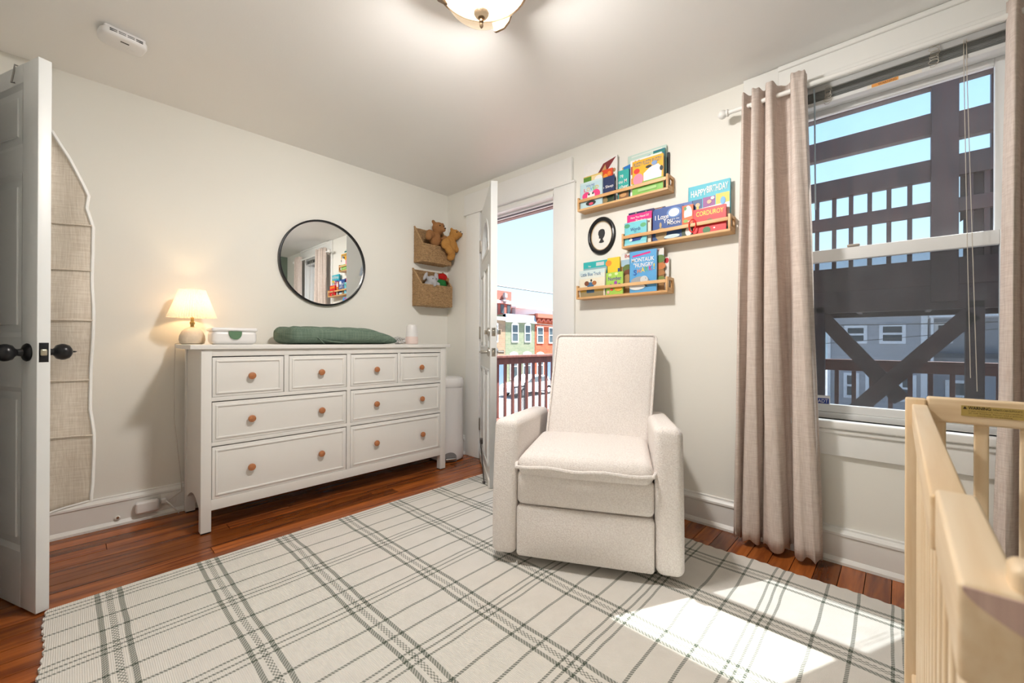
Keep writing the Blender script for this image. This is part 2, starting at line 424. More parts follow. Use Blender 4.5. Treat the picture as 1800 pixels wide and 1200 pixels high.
# window casing
struct(G().bbox((-.022, -WY0-.012, .56), (0, -2.453, H-.001), .003).bbox((-.0245, -2.606, 2.195), (-.001, -2.4515, H-.0015), .003).obj('trim_6', TRIMP, smooth=True), 'white casing board left of the window behind the curtain')
struct(G().bbox((-.022, -3.522, .56), (0, -WY1+.012, H-.001), .003).obj('trim_7', TRIMP, smooth=True), 'white casing board right of the window behind the curtain')
hd = G().bbox((-.0235, -3.525, 2.205), (-.0005, -2.60, 2.292), .002).bbox((-.026, -3.4, 2.18), (.03, -2.59, 2.208), .004).bbox((-.032, -3.53, 2.292), (0, -2.602, H-.001), .006)
struct(hd.obj('trim_8', TRIMP, smooth=True), 'white head casing above the window reaching the ceiling')
sl = G().bbox((-.041, -3.545, .598), (.045, -2.437, .635), .009, n=3); struct(sl.obj('trim_9', TRIMP, smooth=True), 'white window stool protruding under the sash')
ap = G().bbox((-.02, -3.52, .478), (0, -2.455, .598), .003).bbox((-.03, -3.53, .575), (-.001, -2.447, .5975), .008); struct(ap.obj('trim_10', TRIMP, smooth=True), 'white apron board below the window stool')
jw = G().box((-.001, -WY0-.0015, WZ0), (TW+.001, -WY0+.006, WZ1)).box((-.001, -WY1-.006, WZ0), (TW+.001, -WY1+.0015, WZ1)).box((-.001, -WY1+.0015, WZ1-.0015), (TW+.001, -WY0-.0015, WZ1+.006)).box((0.045, -WY1, WZ0-.02), (TW+.03, -WY0, WZ0))
struct(jw.obj('trim_11', TRIMP), 'white reveal lining the window opening')
# entry doorway casing
ec = G().bbox((XL, -ED0+.0, 0), (XL+.02, -.035, EZ+.09), .003).bbox((XL, -ED1-.09, 0), (XL+.02, -ED1, EZ+.09), .003).bbox((XL, -ED1, EZ), (XL+.02, -ED0, EZ+.09), .003)
struct(ec.obj('trim_12', TRIMP, smooth=True), 'white casing around the entry doorway')

# ------------------------------------------------------------------ window_1
win = bpy.data.objects.new('window_1', None); COL.objects.link(win); win.location = (.08, -2.9875, WZ0); struct(win, 'white double hung window with a screen over its lower half')
def frame(x0, x1, y0, y1, z0, z1, wl_, wr_, wb, wt, r=.003):
    g = G(); g.bbox((x0, -y0-wl_, z0), (x1, -y0, z1), r); g.bbox((x0, -y1, z0), (x1, -y1+wr_, z1), r)
    g.bbox((x0, -y1+wr_, z0), (x1, -y0-wl_, z0+wb), r); g.bbox((x0, -y1+wr_, z1-wt), (x1, -y0-wl_, z1), r); return g
frame(.040, .135, WY0, WY1, WZ0, WZ1, .024, .024, .026, .085).obj('window_frame', VINYL, win, True)
us = frame(.090, .118, WY0+.024, WY1-.024, 1.372, 2.095, .04, .047, .045, .026).obj('upper_sash', VINYL, win, True)
ls = frame(.050, .080, WY0+.024, WY1-.024, .661, 1.418, .04, .037, .036, .056).obj('lower_sash', VINYL, win, True)
G().box((.102, -3.31, 1.41), (.106, -2.66, 2.075)).obj('pane', GLASS, us)
G().box((.063, -3.32, .69), (.067, -2.66, 1.37)).obj('pane', GLASS, ls)
sc_ = frame(.122, .132, WY0+.024, WY1-.024, .661, 1.40, .016, .016, .016, .016, .002).obj('screen_frame', plain('screen_grey', (.22, .22, .23), .5), win)
G().box((.1265, -3.34, .675), (.1275, -2.635, 1.39)).obj('screen_mesh', SCREEN, sc_)
G().bbox((.046, -2.905, 1.418), (.078, -2.86, 1.430), .004).obj('sash_lock', plain('lock_tan', (.35, .31, .26), .4), ls, True)
stk = thing('security_sticker', 'small blue and white square sticker in the lower window corner', 'sticker', (.062, -2.772, .69))
G().box((.0615, -2.800, .692), (.0628, -2.746, .735)).obj('sticker_sheet', plain('sticker_white', (.78, .78, .80), .4), stk)
G().box((.0612, -2.796, .697), (.0616, -2.750, .722)).obj('blue_field', plain('sticker_blue', (.015, .05, .30), .4), stk)
text('lettering', 'ADT', .038, .016, Matrix.Translation((.0610, -2.773, .7095)) @ MX, plain('sticker_white', (1, 1, 1)), stk)

# blind stacked at the window head
bl = thing('window_blind', 'raised white slat blind stacked under the window head', 'blind', (.02, -2.9875, 2.08))
G().bbox((.008, -3.365, 2.150), (.042, -2.61, 2.178), .003).obj('head_rail', plain('blind_rail', (.52, .53, .53), .4), bl, True)
BS = plain('blind_slat', (.36, .375, .375), .45)
for i in range(9):
    z = 2.108+i*.0048; d = random.uniform(-.003, .003)
    G().box((.008+d, -3.36, z), (.040+d, -2.615, z+.0016)).obj('slat', BS, bl)
G().bbox((.004, -3.36, 2.085), (.044, -2.615, 2.104), .004).obj('bottom_rail', VINYL, bl, True)
lab = G().box((.0034, -3.10, 2.087), (.0039, -2.93, 2.102)).obj('caution_label', plain('label_white', (.75, .72, .66), .5), bl)
G().box((.0030, -3.03, 2.088), (.0034, -2.945, 2.1015)).obj('orange_patch', plain('label_orange', (.75, .33, .08), .5), lab)
text('warning_print', 'WARNING', .058, .009, Matrix.Translation((.0028, -2.995, 2.0945)) @ MX, plain('ink', (.08, .03, .02), .6), lab)
CORDM = plain('blind_cord', (.50, .46, .40), .7)
def loops(name, cy, cz, w, h, turns, seed):
    rr = random.Random(seed); pts = []
    for i in range(turns*8+1):
        a = i*math.pi/4; t = i/(turns*8)
        pts.append((-.004+.006*math.sin(a*.7), cy+math.cos(a)*w*.5*(.6+.4*rr.random()), cz+h*(.5-t)+math.sin(a)*h*.16))
    G().tube(pts, .0011, 5).obj(name, CORDM, bl, True)
loops('cord_tangle', -2.795, 2.118, .032, .07, 6, 1); loops('cord_tangle', -3.135, 2.135, .036, .07, 6, 5)
G().tube([(.0, -2.742, 2.165), (-.004, -2.745, 2.10), (-.006, -2.75, 1.60)], .0032, 6).obj('tilt_wand', plain('clear_wand', (.42, .50, .56), .15), bl, True)
G().tube([(.002, -3.215, 2.162), (-.002, -3.216, 2.0), (-.004, -3.225, 1.4), (-.005, -3.235, .85)], .0013, 5).obj('pull_cord', CORDM, bl, True)
G().tube([(.002, -3.222, 2.162), (-.002, -3.224, 2.0), (-.004, -3.238, 1.4), (-.005, -3.252, .80)], .0013, 5).obj('pull_cord', CORDM, bl, True)

# ------------------------------------------------------------------ curtains and rod
rod = thing('curtain_rod', 'white curtain rod with a round finial above the window', 'curtain rod', (-.09, -2.98, 2.145))
G().tube([(-.09, -2.39, 2.147), (-.09, -3.58, 2.147)], .0105, 12).obj('pole', TRIMP, rod, True)
for yy in (-2.372, -3.598):
    s_ = 1 if yy > -3 else -1
    G().ball((-.09, yy, 2.147), .022, 14, 10).lathe([(.014, 0), (.018, .004), (.018, .008), (.014, .012)], 14, M=Matrix.Translation((-.09, yy-s_*.018, 2.147)) @ Matrix.Rotation(R(90)*s_, 4, 'X')).obj('finial', TRIMP, rod, True)
for yy in (-2.508, -3.50):
    G().bbox((-.10, yy-.006, 2.13), (-.022, yy+.006, 2.139), .002).bbox((-.03, yy-.012, 2.10), (-.022, yy+.012, 2.17), .002).obj('bracket', TRIMP, rod, True)
def curtain(label, ridges, z1=2.20, seed=1, lean=(0, 0)):
    """ridges: list of (y_top, y_bottom, x offset) key points along the cloth"""
    rr = random.Random(seed); nz = 40; sub = 10; n = len(ridges)-1; V = []; F = []
    def cr(p0, p1, p2, p3, t): return .5*((2*p1)+(-p0+p2)*t+(2*p0-5*p1+4*p2-p3)*t*t+(-p0+3*p1-3*p2+p3)*t*t*t)
    cols = n*sub+1
    for iz in range(nz+1):
        t = iz/nz; z = .028+(z1-.028)*t
        for ic in range(cols):
            k = min(ic//sub, n-1); u = (ic-k*sub)/sub
            P = [ridges[max(0, min(n, k+q))] for q in (-1, 0, 1, 2)]
            yt = cr(*[q[0] for q in P], u); yb = cr(*[q[1] for q in P], u); xo = cr(*[q[2] for q in P], u)
            w = .5+.5*(1-t)
            yy = yt*t+yb*(1-t)+.004*math.sin(5*z+ic*.7)*(1-t)
            amp = 1.0 if t < .97 else 1.0
            xx = -.09+xo*amp*(.85+.25*(1-t))+.004*math.sin(3.1*z+ic*.35)
            dz = (.003*math.sin(ic*.63+1))*(1 if t > .985 else 0)+(.012*math.sin(ic*.5+seed) if iz == 0 else 0)
            V.append((xx, yy, z+dz))
    for iz in range(nz):
        for ic in range(cols-1): F.append((iz*cols+ic, iz*cols+ic+1, (iz+1)*cols+ic+1, (iz+1)*cols+ic))
    me_g = G().add(V, F); o = me_g.obj('linen_curtain', LINEN, None, True, 180)
    sm = o.modifiers.new('thickness', 'SOLIDIFY'); sm.thickness = .0025
    tag(o, label, 'curtain', 'linen curtain panels'); return o
curtain('beige linen curtain panel hanging left of the window, full length in view',
        [(-2.462, -2.435, -.005), (-2.475, -2.452, -.034), (-2.500, -2.470, .022), (-2.515, -2.487, -.040), (-2.540, -2.540, -.036), (-2.556, -2.556, .030), (-2.572, -2.580, -.044), (-2.600, -2.650, -.046),
         (-2.618, -2.662, .034), (-2.655, -2.680, .038), (-2.672, -2.698, -.046), (-2.700, -2.745, -.055), (-2.722, -2.782, -.036), (-2.726, -2.790, .006)], 2.203, 3)
curtain('beige linen curtain panel hanging right of the window behind the crib',
        [(-3.312, -3.285, .01), (-3.318, -3.292, -.03), (-3.335, -3.315, -.044), (-3.362, -3.350, .030), (-3.385, -3.378, -.04), (-3.412, -3.415, -.036), (-3.432, -3.440, .03), (-3.455, -3.47, -.042), (-3.49, -3.51, .03), (-3.515, -3.55, -.03), (-3.53, -3.575, .0)], 2.20, 9)

# ------------------------------------------------------------------ balcony door leaf (door_2), swung into the room
hx, hy = .0, -.487; fx, fy = -.452, -1.075
ang = math.atan2(fy-hy, fx-hx); DW = .742; DH = 2.035
d2 = bpy.data.objects.new('door_2', None); COL.objects.link(d2); d2.location = (hx, hy, .012); d2.rotation_euler = (0, 0, ang); struct(d2, 'white balcony door with half round fan window, standing open')
L2 = Matrix.Translation((hx, hy, .012)) @ Matrix.Rotation(ang, 4, 'Z')      # local: x along the leaf, y through it, z up
fan = [(DW/2+.24*math.cos(a), 1.62+.24*math.sin(a)) for a in [math.pi*k/20 for k in range(21)]]
MXZ = Matrix(((1, 0, 0, 0), (0, 0, -1, 0), (0, 1, 0, 0), (0, 0, 0, 1)))
leaf = plate('leaf', [rect(0, 0, DW, DH), fan], .044, L2 @ MXZ, DOORP, d2, base=(hx, hy, .012))
fr_ = G()
for rr_, w in ((.247, .014), (.095, .008)):
    for k in range(24):
        a, b = math.pi*k/24, math.pi*(k+1)/24
        for sgn in (-1, 1):
            fr_.add([(DW/2+(rr_+e)*math.cos(q), yy, 1.62+(rr_+e)*math.sin(q)) for q in (a, b) for e in (-w, w) for yy in ((-.026, .026) if rr_ > .2 else (-.008, .008))],
                    [(0, 2, 6, 4), (1, 5, 7, 3), (0, 1, 3, 2), (4, 6, 7, 5), (0, 4, 5, 1), (2, 3, 7, 6)], L2); 
            if sgn == -1: break
fr_.box((DW/2-.26, -.026, 1.602), (DW/2+.26, .026, 1.626), L2)
for a in (45, 90, 135):
    c_, s_ = math.cos(R(a)), math.sin(R(a))
    fr_.add([(DW/2+r_*c_+w*s_, yy, 1.62+r_*s_-w*c_) for r_ in (.09, .245) for w in (-.006, .006) for yy in (-.008, .008)], [(0, 1, 3, 2), (4, 6, 7, 5), (0, 4, 5, 1), (2, 3, 7, 6), (0, 2, 6, 4), (1, 5, 7, 3)], L2)
fr_.obj('fan_muntins', DOORP, d2)
G().prism([(p[1], p[0]) for p in fan], 1, -.003, .003, L2).obj('fan_pane', GLASS, d2)
for (a, b, c, d) in ((.10, .12, .345, .78), (.41, .12, .655, .78), (.10, .92, .345, 1.50), (.41, .92, .655, 1.50)):
    for sy in (-1, 1):
        o_ = .022*sy
        g = G()
        for q0, q1 in (((a, b), (c, b+.02)), ((a, d-.02), (c, d)), ((a, b), (a+.02, d)), ((c-.02, b), (c, d))):
            g.bbox((q0[0], min(o_, o_+sy*.008), q0[1]), (q1[0], max(o_, o_+sy*.008), q1[1]), .003, L2)
        g.bbox((a+.045, min(o_, o_+sy*.006), b+.045), (c-.045, max(o_, o_+sy*.006), d-.045), .004, L2)
        g.obj('panel_moulding', DOORP, d2, True)
for z in (.28, 1.045, 1.765):
    G().bbox((-.022, -.026, z-.045), (.03, -.021, z+.045), .002, L2).tube([tuple(L2 @ Vector((0, -.028, z-.05))), tuple(L2 @ Vector((0, -.028, z+.05)))], .006, 8).obj('hinge', NICKEL, d2, True)
def lever(sy, z):
    M_ = L2 @ Matrix.Translation((DW-.065, sy*.022, z)) @ Matrix.Rotation(R(-90)*sy, 4, 'X')
    g = G().lathe([(.031, 0), (.031, .006), (.024, .012), (.011, .016), (.011, .05), (.013, .055), (.0, .058)], 18, M=M_)
    p = [L2 @ Vector((DW-.065, sy*.072, z)), L2 @ Vector((DW-.10, sy*.078, z)), L2 @ Vector((DW-.175, sy*.074, z-.002))]
    g.tube([tuple(q) for q in p], [.009, .0085, .007], 8); g.obj('lever_handle', NICKEL, d2, True)
lever(-1, .90); lever(1, .90)
for sy in (-1, 1):
    M_ = L2 @ Matrix.Translation((DW-.065, sy*.022, 1.035)) @ Matrix.Rotation(R(-90)*sy, 4, 'X')
    G().lathe([(.030, 0), (.030, .008), (.022, .014), (.0, .015)], 18, M=M_).bbox((-.004, -.016, .014), (.004, .016, .034), .003, M_).obj('deadbolt', NICKEL, d2, True)
for z, hh in ((.90, .028), (1.035, .028)):
    g = G().bbox((DW-.001, -.013, z-hh), (DW+.0015, .013, z+hh), .001, L2).bbox((DW, -.007, z-.011), (DW+.008, .007, z+.011), .003, L2); g.obj('latch_plate', NICKEL, d2, True)
# doorstop leg on the leaf foot
G().tube([tuple(L2 @ Vector((.30, -.045, .21))), tuple(L2 @ Vector((DW-.10, -.05, .014)))], .0045, 8).ball(tuple(L2 @ Vector((DW-.10, -.05, .010))), .011, 10, 8).bbox((.285, -.05, .19), (.315, -.02, .23), .003, L2).obj('kick_down_stop', plain('dark_steel', (.10, .09, .085), .4, .6), d2, True)
G().bbox((.0, -.030, .0), (DW, -.022, .055), .002, L2).obj('door_sweep', plain('sweep_white', (.70, .68, .64), .5), d2, True)

# ------------------------------------------------------------------ entry door (door_1), 22 degrees open
e1 = Vector((-2.449, -.802)); dirn = Vector((-.370, .929)); ew = .765; eh = 1.983
hin = e1+dirn*ew; ang1 = math.atan2(-dirn.y, -dirn.x)      # local x runs hinge -> free edge
d1 = bpy.data.objects.new('door_1', None); COL.objects.link(d1); d1.location = (hin.x, hin.y, .006); d1.rotation_euler = (0, 0, ang1); struct(d1, 'white six panel entry door standing ajar with black knobs')
L1 = Matrix.Translation((hin.x, hin.y, .006)) @ Matrix.Rotation(ang1, 4, 'Z')   # y>0: room side (+x), y<0 visible side? checked below
nrm = L1.to_3x3() @ Vector((0, 1, 0)); T0, T1 = (0, .035) if nrm.x > 0 else (-.035, 0)
G().box((.004, T0+.007, 0.004), (ew-.004, T1-.007, eh-.004), L1).obj('core_panel', DOORP, d1)
cols_ = ((.11, .345), (.42, .655)); rows_ = ((.20, .80), (.985, 1.585), (1.68, 1.915))
xs_ = [0]+[q for c in cols_ for q in c]+[ew]; zs_ = [0]+[q for c in rows_ for q in c]+[eh]
for k in range(0, 6, 2): G().bbox((xs_[k], T0, 0), (xs_[k+1], T1, eh), .002, L1).obj('stile', DOORP, d1, True)
for k in range(0, 8, 2):
    for c in cols_: G().box((c[0], T0, zs_[k]), (c[1], T1, zs_[k+1]), L1).obj('rail', DOORP, d1)
for c in cols_:
    for r_ in rows_:
        g = G()
        for sy, t in ((-1, T0), (1, T1)):
            i_ = t-sy*.007
            g.add([(c[0], t, r_[0]), (c[1], t, r_[0]), (c[1], t, r_[1]), (c[0], t, r_[1])]+[(c[0]+.018, i_, r_[0]+.018), (c[1]-.018, i_, r_[0]+.018), (c[1]-.018, i_, r_[1]-.018), (c[0]+.018, i_, r_[1]-.018)],
                  [(0, 1, 5, 4), (1, 2, 6, 5), (2, 3, 7, 6), (3, 0, 4, 7)], L1)
            a, b = sorted((i_-sy*.001, i_+sy*.005))
            g.bbox((c[0]+.045, a, r_[0]+.045), (c[1]-.045, b, r_[1]-.045), .004, L1)
        g.obj('raised_panel', DOORP, d1)
for sy, t in ((-1, T0), (1, T1)):
    M_ = L1 @ Matrix.Translation((ew-.062, t, .93)) @ Matrix.Rotation(R(-90)*sy, 4, 'X')
    G().lathe([(.032, 0), (.033, .004), (.028, .010), (.014, .016), (.012, .028), (.016, .034), (.026, .040), (.0305, .052), (.0305, .060), (.026, .071), (.015, .079), (.001, .081)], 24, M=M_).obj('door_knob', BLACK, d1, True)
    if sy > 0: G().lathe([(.003, .08), (.003, .09), (.001, .096)], 8, M=M_).obj('lock_button', BLACK, d1, True)
lp_ = G().bbox((ew-.002, (T0+T1)/2-.0125, .895), (ew+.0012, (T0+T1)/2+.0125, .965), .001, L1).obj('strike_plate', BLACK, d1, True)
G().bbox((ew, (T0+T1)/2-.010, .918), (ew+.009, (T0+T1)/2+.007, .942), .004, L1).obj('latch_bolt', plain('latch_brass', (.55, .50, .38), .3, .9), lp_, True)
for z in (.2, .95, 1.75): G().tube([tuple(L1 @ Vector((-.004, T1 if nrm.x > 0 else T0, z-.045))), tuple(L1 @ Vector((-.004, T1 if nrm.x > 0 else T0, z+.045)))], .006, 8).obj('hinge', BLACK, d1, True)
room_s = 1 if nrm.x > 0 else -1; TF = T1 if nrm.x > 0 else T0; TN = T0 if nrm.x > 0 else T1
# fabric organiser hanging from the room side of the door
org = thing('hanging_organizer', 'beige fabric organizer with white binding hanging behind the entry door', 'organizer', (-2.40, -.63, .30))
edge = [(1.80, .30), (1.70, .20), (1.555, .085), (1.51, .098), (1.435, .046), (1.33, .040), (1.20, .050), (1.10, .044), (.95, .040), (.80, .046), (.70, .058), (.66, .050), (.60, .040), (.40, .036), (.345, .046)]
def org_s(z):
    for (z1, s1), (z0, s0) in zip(edge, edge[1:]):
        if z0 <= z <= z1: return (s0+(s1-s0)*(z-z0)/(z1-z0)-.036)*.47
    return ((edge[-1][1] if z < edge[-1][0] else edge[0][1])-.036)*.47
def orgf(i, j_):
    z = .335+(1.80-.335)*j_; s_ = org_s(z); t = s_+(.172-s_)*i
    bulge = .010*math.sin(z*13)+.006*math.sin(i*6+z*5); z2 = z-.045*i*max(0, 1-j_*6)
    return (-2.303-.93*t+bulge*.3, -.665+.36*t-bulge, z2)
og = G().grid(orgf, 16, 60).obj('fabric_sheet', ORGF, org, True, 180); so = og.modifiers.new('t', 'SOLIDIFY'); so.thickness = .004
G().tube([orgf(0, 1-k/60) for k in range(61)]+[orgf(k/16, 0) for k in range(1, 17)], .0055, 6).obj('edge_binding', BIND, org, True)
for z in (.60, .82, 1.06, 1.26, 1.44):
    k = (z-.335)/(1.80-.335)
    G().tube([tuple(Vector(orgf(i/16, k))+Vector((-.001, -.003, 0))) for i in range(17)], .003, 5).obj('pocket_seam', ORGF, org, True)
for s_ in (.16, .58):
    hk = [tuple(L1 @ Vector((ew-s_, q, z))) for q, z in ((TN-room_s*.004, eh-.06), (TN-room_s*.012, eh-.065), (TN-room_s*.006, eh-.02), (TN-room_s*.004, eh+.006), (TF+room_s*.004, eh+.006), (TF+room_s*.006, eh-.1))]
    if s_ < .3: hk += [tuple(L1 @ Vector((ew-s_, TF+room_s*.02, 1.815))), orgf(.12, 1)]
    G().tube(hk, .0028, 6).obj('over_door_hook', plain('hook_steel', (.30, .29, .28), .4, .8), org, True)
G().tube([orgf(k/8, 1) for k in range(9)], .0045, 6).obj('hanging_bar', BIND, org, True)

# ------------------------------------------------------------------ dresser
dr = thing('dresser', 'wide white eight drawer dresser with round copper brown knobs', 'dresser', (-1.15, -.25, 0))
X0, X1, FY, BY = -1.918, -.382, -.475, -.036
G().bbox((-1.965, -.488, .936), (-.345, BY, .96), .003).obj('top', DRESSP, dr, True)
for xa, xb in ((X0, -1.873), (-.430, X1)):
    for ya, yb in ((FY, FY+.045), (BY-.045, BY)):
        lg = G().bbox((xa, ya, .006), (xb, yb, .936), .002).obj('leg', DRESSP, dr, True)
        G().box((xa+.003, ya+.003, 0), (xb-.003, yb-.003, .006)).obj('foot_pad', BLACK, lg)
for xa, xb in ((X0+.006, X0+.024), (X1-.024, X1-.006)):
    arc = [(FY+.045+(BY-.045-FY-.045)*k/12, .095+.06*math.sin(math.pi*k/12)) for k in range(13)]
    G().prism(arc+[(BY-.045, .936), (FY+.045, .936)], 0, xa, xb).obj('side_panel', DRESSP, dr)
G().box((X0+.02, BY-.012, .10), (X1-.02, BY-.004, .936)).obj('back_panel', DRESSP, dr)
# front frame
for a, b in (((-1.873, .900), (-.430, .936)), ((-1.873, .669), (-.430, .690)), ((-1.873, .439), (-.430, .459)), ((-1.873, .112), (-.430, .166))):
    G().bbox((a[0], FY+.002, a[1]), (b[0], FY+.024, b[1]), .0015).obj('front_rail', DRESSP, dr, True)
for xa, xb, za, zb in ((-1.165, -1.141, .166, .900), (-1.532, -1.508, .690, .900), (-.800, -.779, .690, .900)):
    G().bbox((xa, FY+.001, za), (xb, FY+.024, zb), .0015).obj('front_stile', DRESSP, dr, True)
def drawer(xa, xb, za, zb, knobs):
    g_ = .003; xa += g_; xb -= g_; za += .0015; zb -= .0055
    f = G().bbox((xa, FY+.004, za), (xb, FY+.022, zb), .0015).box((xa+.02, FY+.022, za+.01), (xb-.02, FY+.36, za+.05)).obj('drawer', DRESSP, dr, True)
    o = .014; w = .011; y0, y1 = FY-.001, FY+.006
    gm = G().bbox((xa+o, y0, za+o), (xb-o, y1, za+o+w), .003).bbox((xa+o, y0, zb-o-w), (xb-o, y1, zb-o), .003)
    gm.bbox((xa+o, y0, za+o+w*.6), (xa+o+w, y1, zb-o-w*.6), .003).bbox((xb-o-w, y0, za+o+w*.6), (xb-o, y1, zb-o-w*.6), .003)
    gm.obj('front_moulding', DRESSP, f, True)
    for kx in knobs:
        M_ = Matrix.Translation((kx, FY+.004, (za+zb)/2)) @ Matrix.Rotation(R(90), 4, 'X')
        G().lathe([(.008, 0), (.008, .010), (.0175, .013), (.019, .018), (.018, .024), (.012, .027), (.001, .0275)], 20, M=M_).obj('knob', COPPERW, f, True)
drawer(-1.873, -1.532, .690, .900, [-1.696]); drawer(-1.508, -1.165, .690, .900, [-1.328])
drawer(-1.141, -.800, .690, .900, [-.965]); drawer(-.779, -.430, .690, .900, [-.610])
drawer(-1.873, -1.165, .459, .669, [-1.696, -1.325]); drawer(-1.141, -.430, .459, .669, [-.965, -.605])
drawer(-1.873, -1.165, .166, .439, [-1.696, -1.326]); drawer(-1.141, -.430, .166, .439, [-.964, -.598])

# ------------------------------------------------------------------ things on the dresser
TZ = .96
lx, ly = -1.9, -.135
lm = thing('table_lamp', 'small table lamp with pleated white shade and stone base, lit', 'lamp', (lx, ly, TZ))
STONE = plain('lamp_stone', (.60, .53, .43), .7, var=.18, sc=30, bump=.4, bsc=70)
G().lathe([(.045, 0), (.056, .006), (.0605, .025), (.058, .048), (.048, .072), (.034, .087), (.020, .094), (.012, .097)], 28, (lx, ly, TZ)).obj('base', STONE, lm, True)
G().lathe([(.009, .096), (.009, .112), (.012, .113), (.012, .125), (.008, .127), (.008, .15)], 14, (lx, ly, TZ)).obj('neck', BRASS, lm, True)
SHADE = fabric('shade_linen', (.86, .80, .74), (.80, .73, .66), 150., .9, .1, 'noise', .35)
V = []; Fc = []; n = 120
for r_, z in ((.112, .150), (.086, .225), (.060, .305)):
    for k in range(n):
        a = 2*math.pi*k/n; q = r_*(1+(.028 if k % 2 else -.028)); V.append((lx+q*math.cos(a), ly+q*math.sin(a), TZ+z))
for i in range(2):
    for k in range(n): Fc.append((i*n+k, i*n+(k+1) % n, (i+1)*n+(k+1) % n, (i+1)*n+k))
G().add(V, Fc).obj('pleated_shade', SHADE, lm)
G().ball((lx, ly, TZ+.19), .022, 14, 10).obj('bulb', plain('bulb_glow', (1, .72, .40), .4, emit=6), lm, True)
G().tube([(lx-.115+.23*k/2, ly, TZ+.29) for k in range(3)][1:2]+[(lx, ly, TZ+.15)], .002, 6).obj('harp', BRASS, lm, True)
G().tube([(lx-.05, ly+.03, TZ+.006), (lx-.071, ly+.02, TZ+.004), (-1.972, -.115, TZ-.02), (-1.974, -.105, .80), (-1.972, -.09, .55), (-1.955, -.07, .40), (-1.945, -.06, .30), (-1.935, -.05, .20), (-1.93, -.045, .12), (-1.985, -.04, .085)], .0022, 6).obj('power_cord', plain('cord_clear', (.62, .59, .54), .4), lm, True)
pl = bpy.data.lights.new('lamp_bulb', 'POINT'); po = bpy.data.objects.new('lamp_bulb', pl); COL.objects.link(po); po.location = (lx, ly, TZ+.215); pl.energy = TABLE_W; pl.color = (1, .66, .34); pl.shadow_soft_size = .02
attach(po, lm)

wx0, wx1 = -1.842, -1.625; wy = -.25
wb = thing('wipes_box', 'white oval wipes dispenser with a green latch beside the lamp', 'box', (-1.735, wy, TZ))
G().rbox((wx0, wy-.065, TZ), (wx1, wy+.065, TZ+.080), .026, 5).obj('tub', WHITEPL, wb, True)
G().rbox((wx0-.003, wy-.068, TZ+.072), (wx1+.003, wy+.068, TZ+.094), .0105, 4).obj('lid', WHITEPL, wb, True)
hm = [(-1.735+.031*math.cos(a), TZ+.073-.045*abs(math.sin(a))**.7) for a in [math.pi*k/16 for k in range(17)]]
G().prism([(q[1], q[0]) for q in hm], 1, wy-.0735, wy-.060).obj('latch', plain('latch_green', (.10, .20, .11), .5), wb)

# changing pad
pd = thing('changing_pad', 'dark green muslin covered changing pad lying on the dresser', 'changing pad', (-1.1, -.25, TZ))
def padf(i, j_):
    t = i; a = 2*math.pi*j_; x = -1.485+.735*t
    hgt = .116 if t < .62 else .116-.082*((t-.62)/.38)**1.7
    end = min(1, math.sin(math.pi*min(t, .5))**.28 if t < .12 else 1); end2 = 1 if t < .9 else max(0, (1-((t-.9)/.1)**2))**.5
    end = 1 if t >= .06 else max(0, (1-(1-t/.06)**2))**.5
    e = min(end, end2); c_, s_ = math.cos(a), math.sin(a)
    cy = (abs(c_)**.55)*(1 if c_ > 0 else -1); sz = (abs(s_)**.6)*(1 if s_ > 0 else -1)
    dip = .018*math.exp(-(cy*2.2)**2)*(1 if sz > 0 else 0)
    z = hgt*.5*(1+sz*e)-dip*e+.0025*math.sin(38*t+9*cy)*max(0, sz)
    return (x, -.245+.185*cy*(.55+.45*e)*(1 if 0 < t < 1 else 0), TZ+.001+max(0, z))
G().grid(padf, 60, 40).obj('padding', GAUZE, pd, True, 180)
def wr_(x0, x1, y, z0, z1):
    G().tube([(x0+(x1-x0)*k/8, y-.004*math.sin(k), z0+(z1-z0)*(k/8)**1.6) for k in range(9)], [.001+.004*math.sin(math.pi*k/8) for k in range(9)], 6).obj('cloth_fold', GAUZE, pd, True)
wr_(-1.34, -1.29, -.428, TZ+.045, TZ+.004); wr_(-1.02, -.93, -.43, TZ+.03, TZ+.06); wr_(-1.16, -1.30, -.43, TZ+.012, TZ+.03); wr_(-.90, -.83, -.43, TZ+.018, TZ+.045)
# foil crumple
fo = G(); bm = bmesh.new(); bmesh.ops.create_icosphere(bm, subdivisions=3, radius=1); rr = random.Random(3)
V = [(-.625+v.co.x*.052*(q := .72+.5*rr.random()), -.20+v.co.y*.04*q, TZ+.028+max(-.027, v.co.z*.03*q)) for v in bm.verts]; Fc = [[v.index for v in f.verts] for f in bm.faces]; bm.free()
tag(fo.add(V, Fc).obj('foil_wrapper', plain('foil', (.75, .75, .76), .18, 1., var=.1)), 'crumpled silver foil wrapper between the pad and the white humidifier', 'foil')
hu = thing('humidifier', 'small white tapered humidifier at the right end of the dresser', 'humidifier', (-.502, -.19, TZ))
G().lathe([(.046, 0), (.050, .004), (.051, .03), (.048, .06)], 28, (-.502, -.19, TZ)).obj('base', plain('blush_plastic', (.80, .66, .62), .35), hu, True)
G().lathe([(.0478, .06), (.042, .12), (.038, .146), (.034, .153), (.014, .156), (.012, .150)], 28, (-.502, -.19, TZ)).obj('tank', WHITEPL, hu, True)

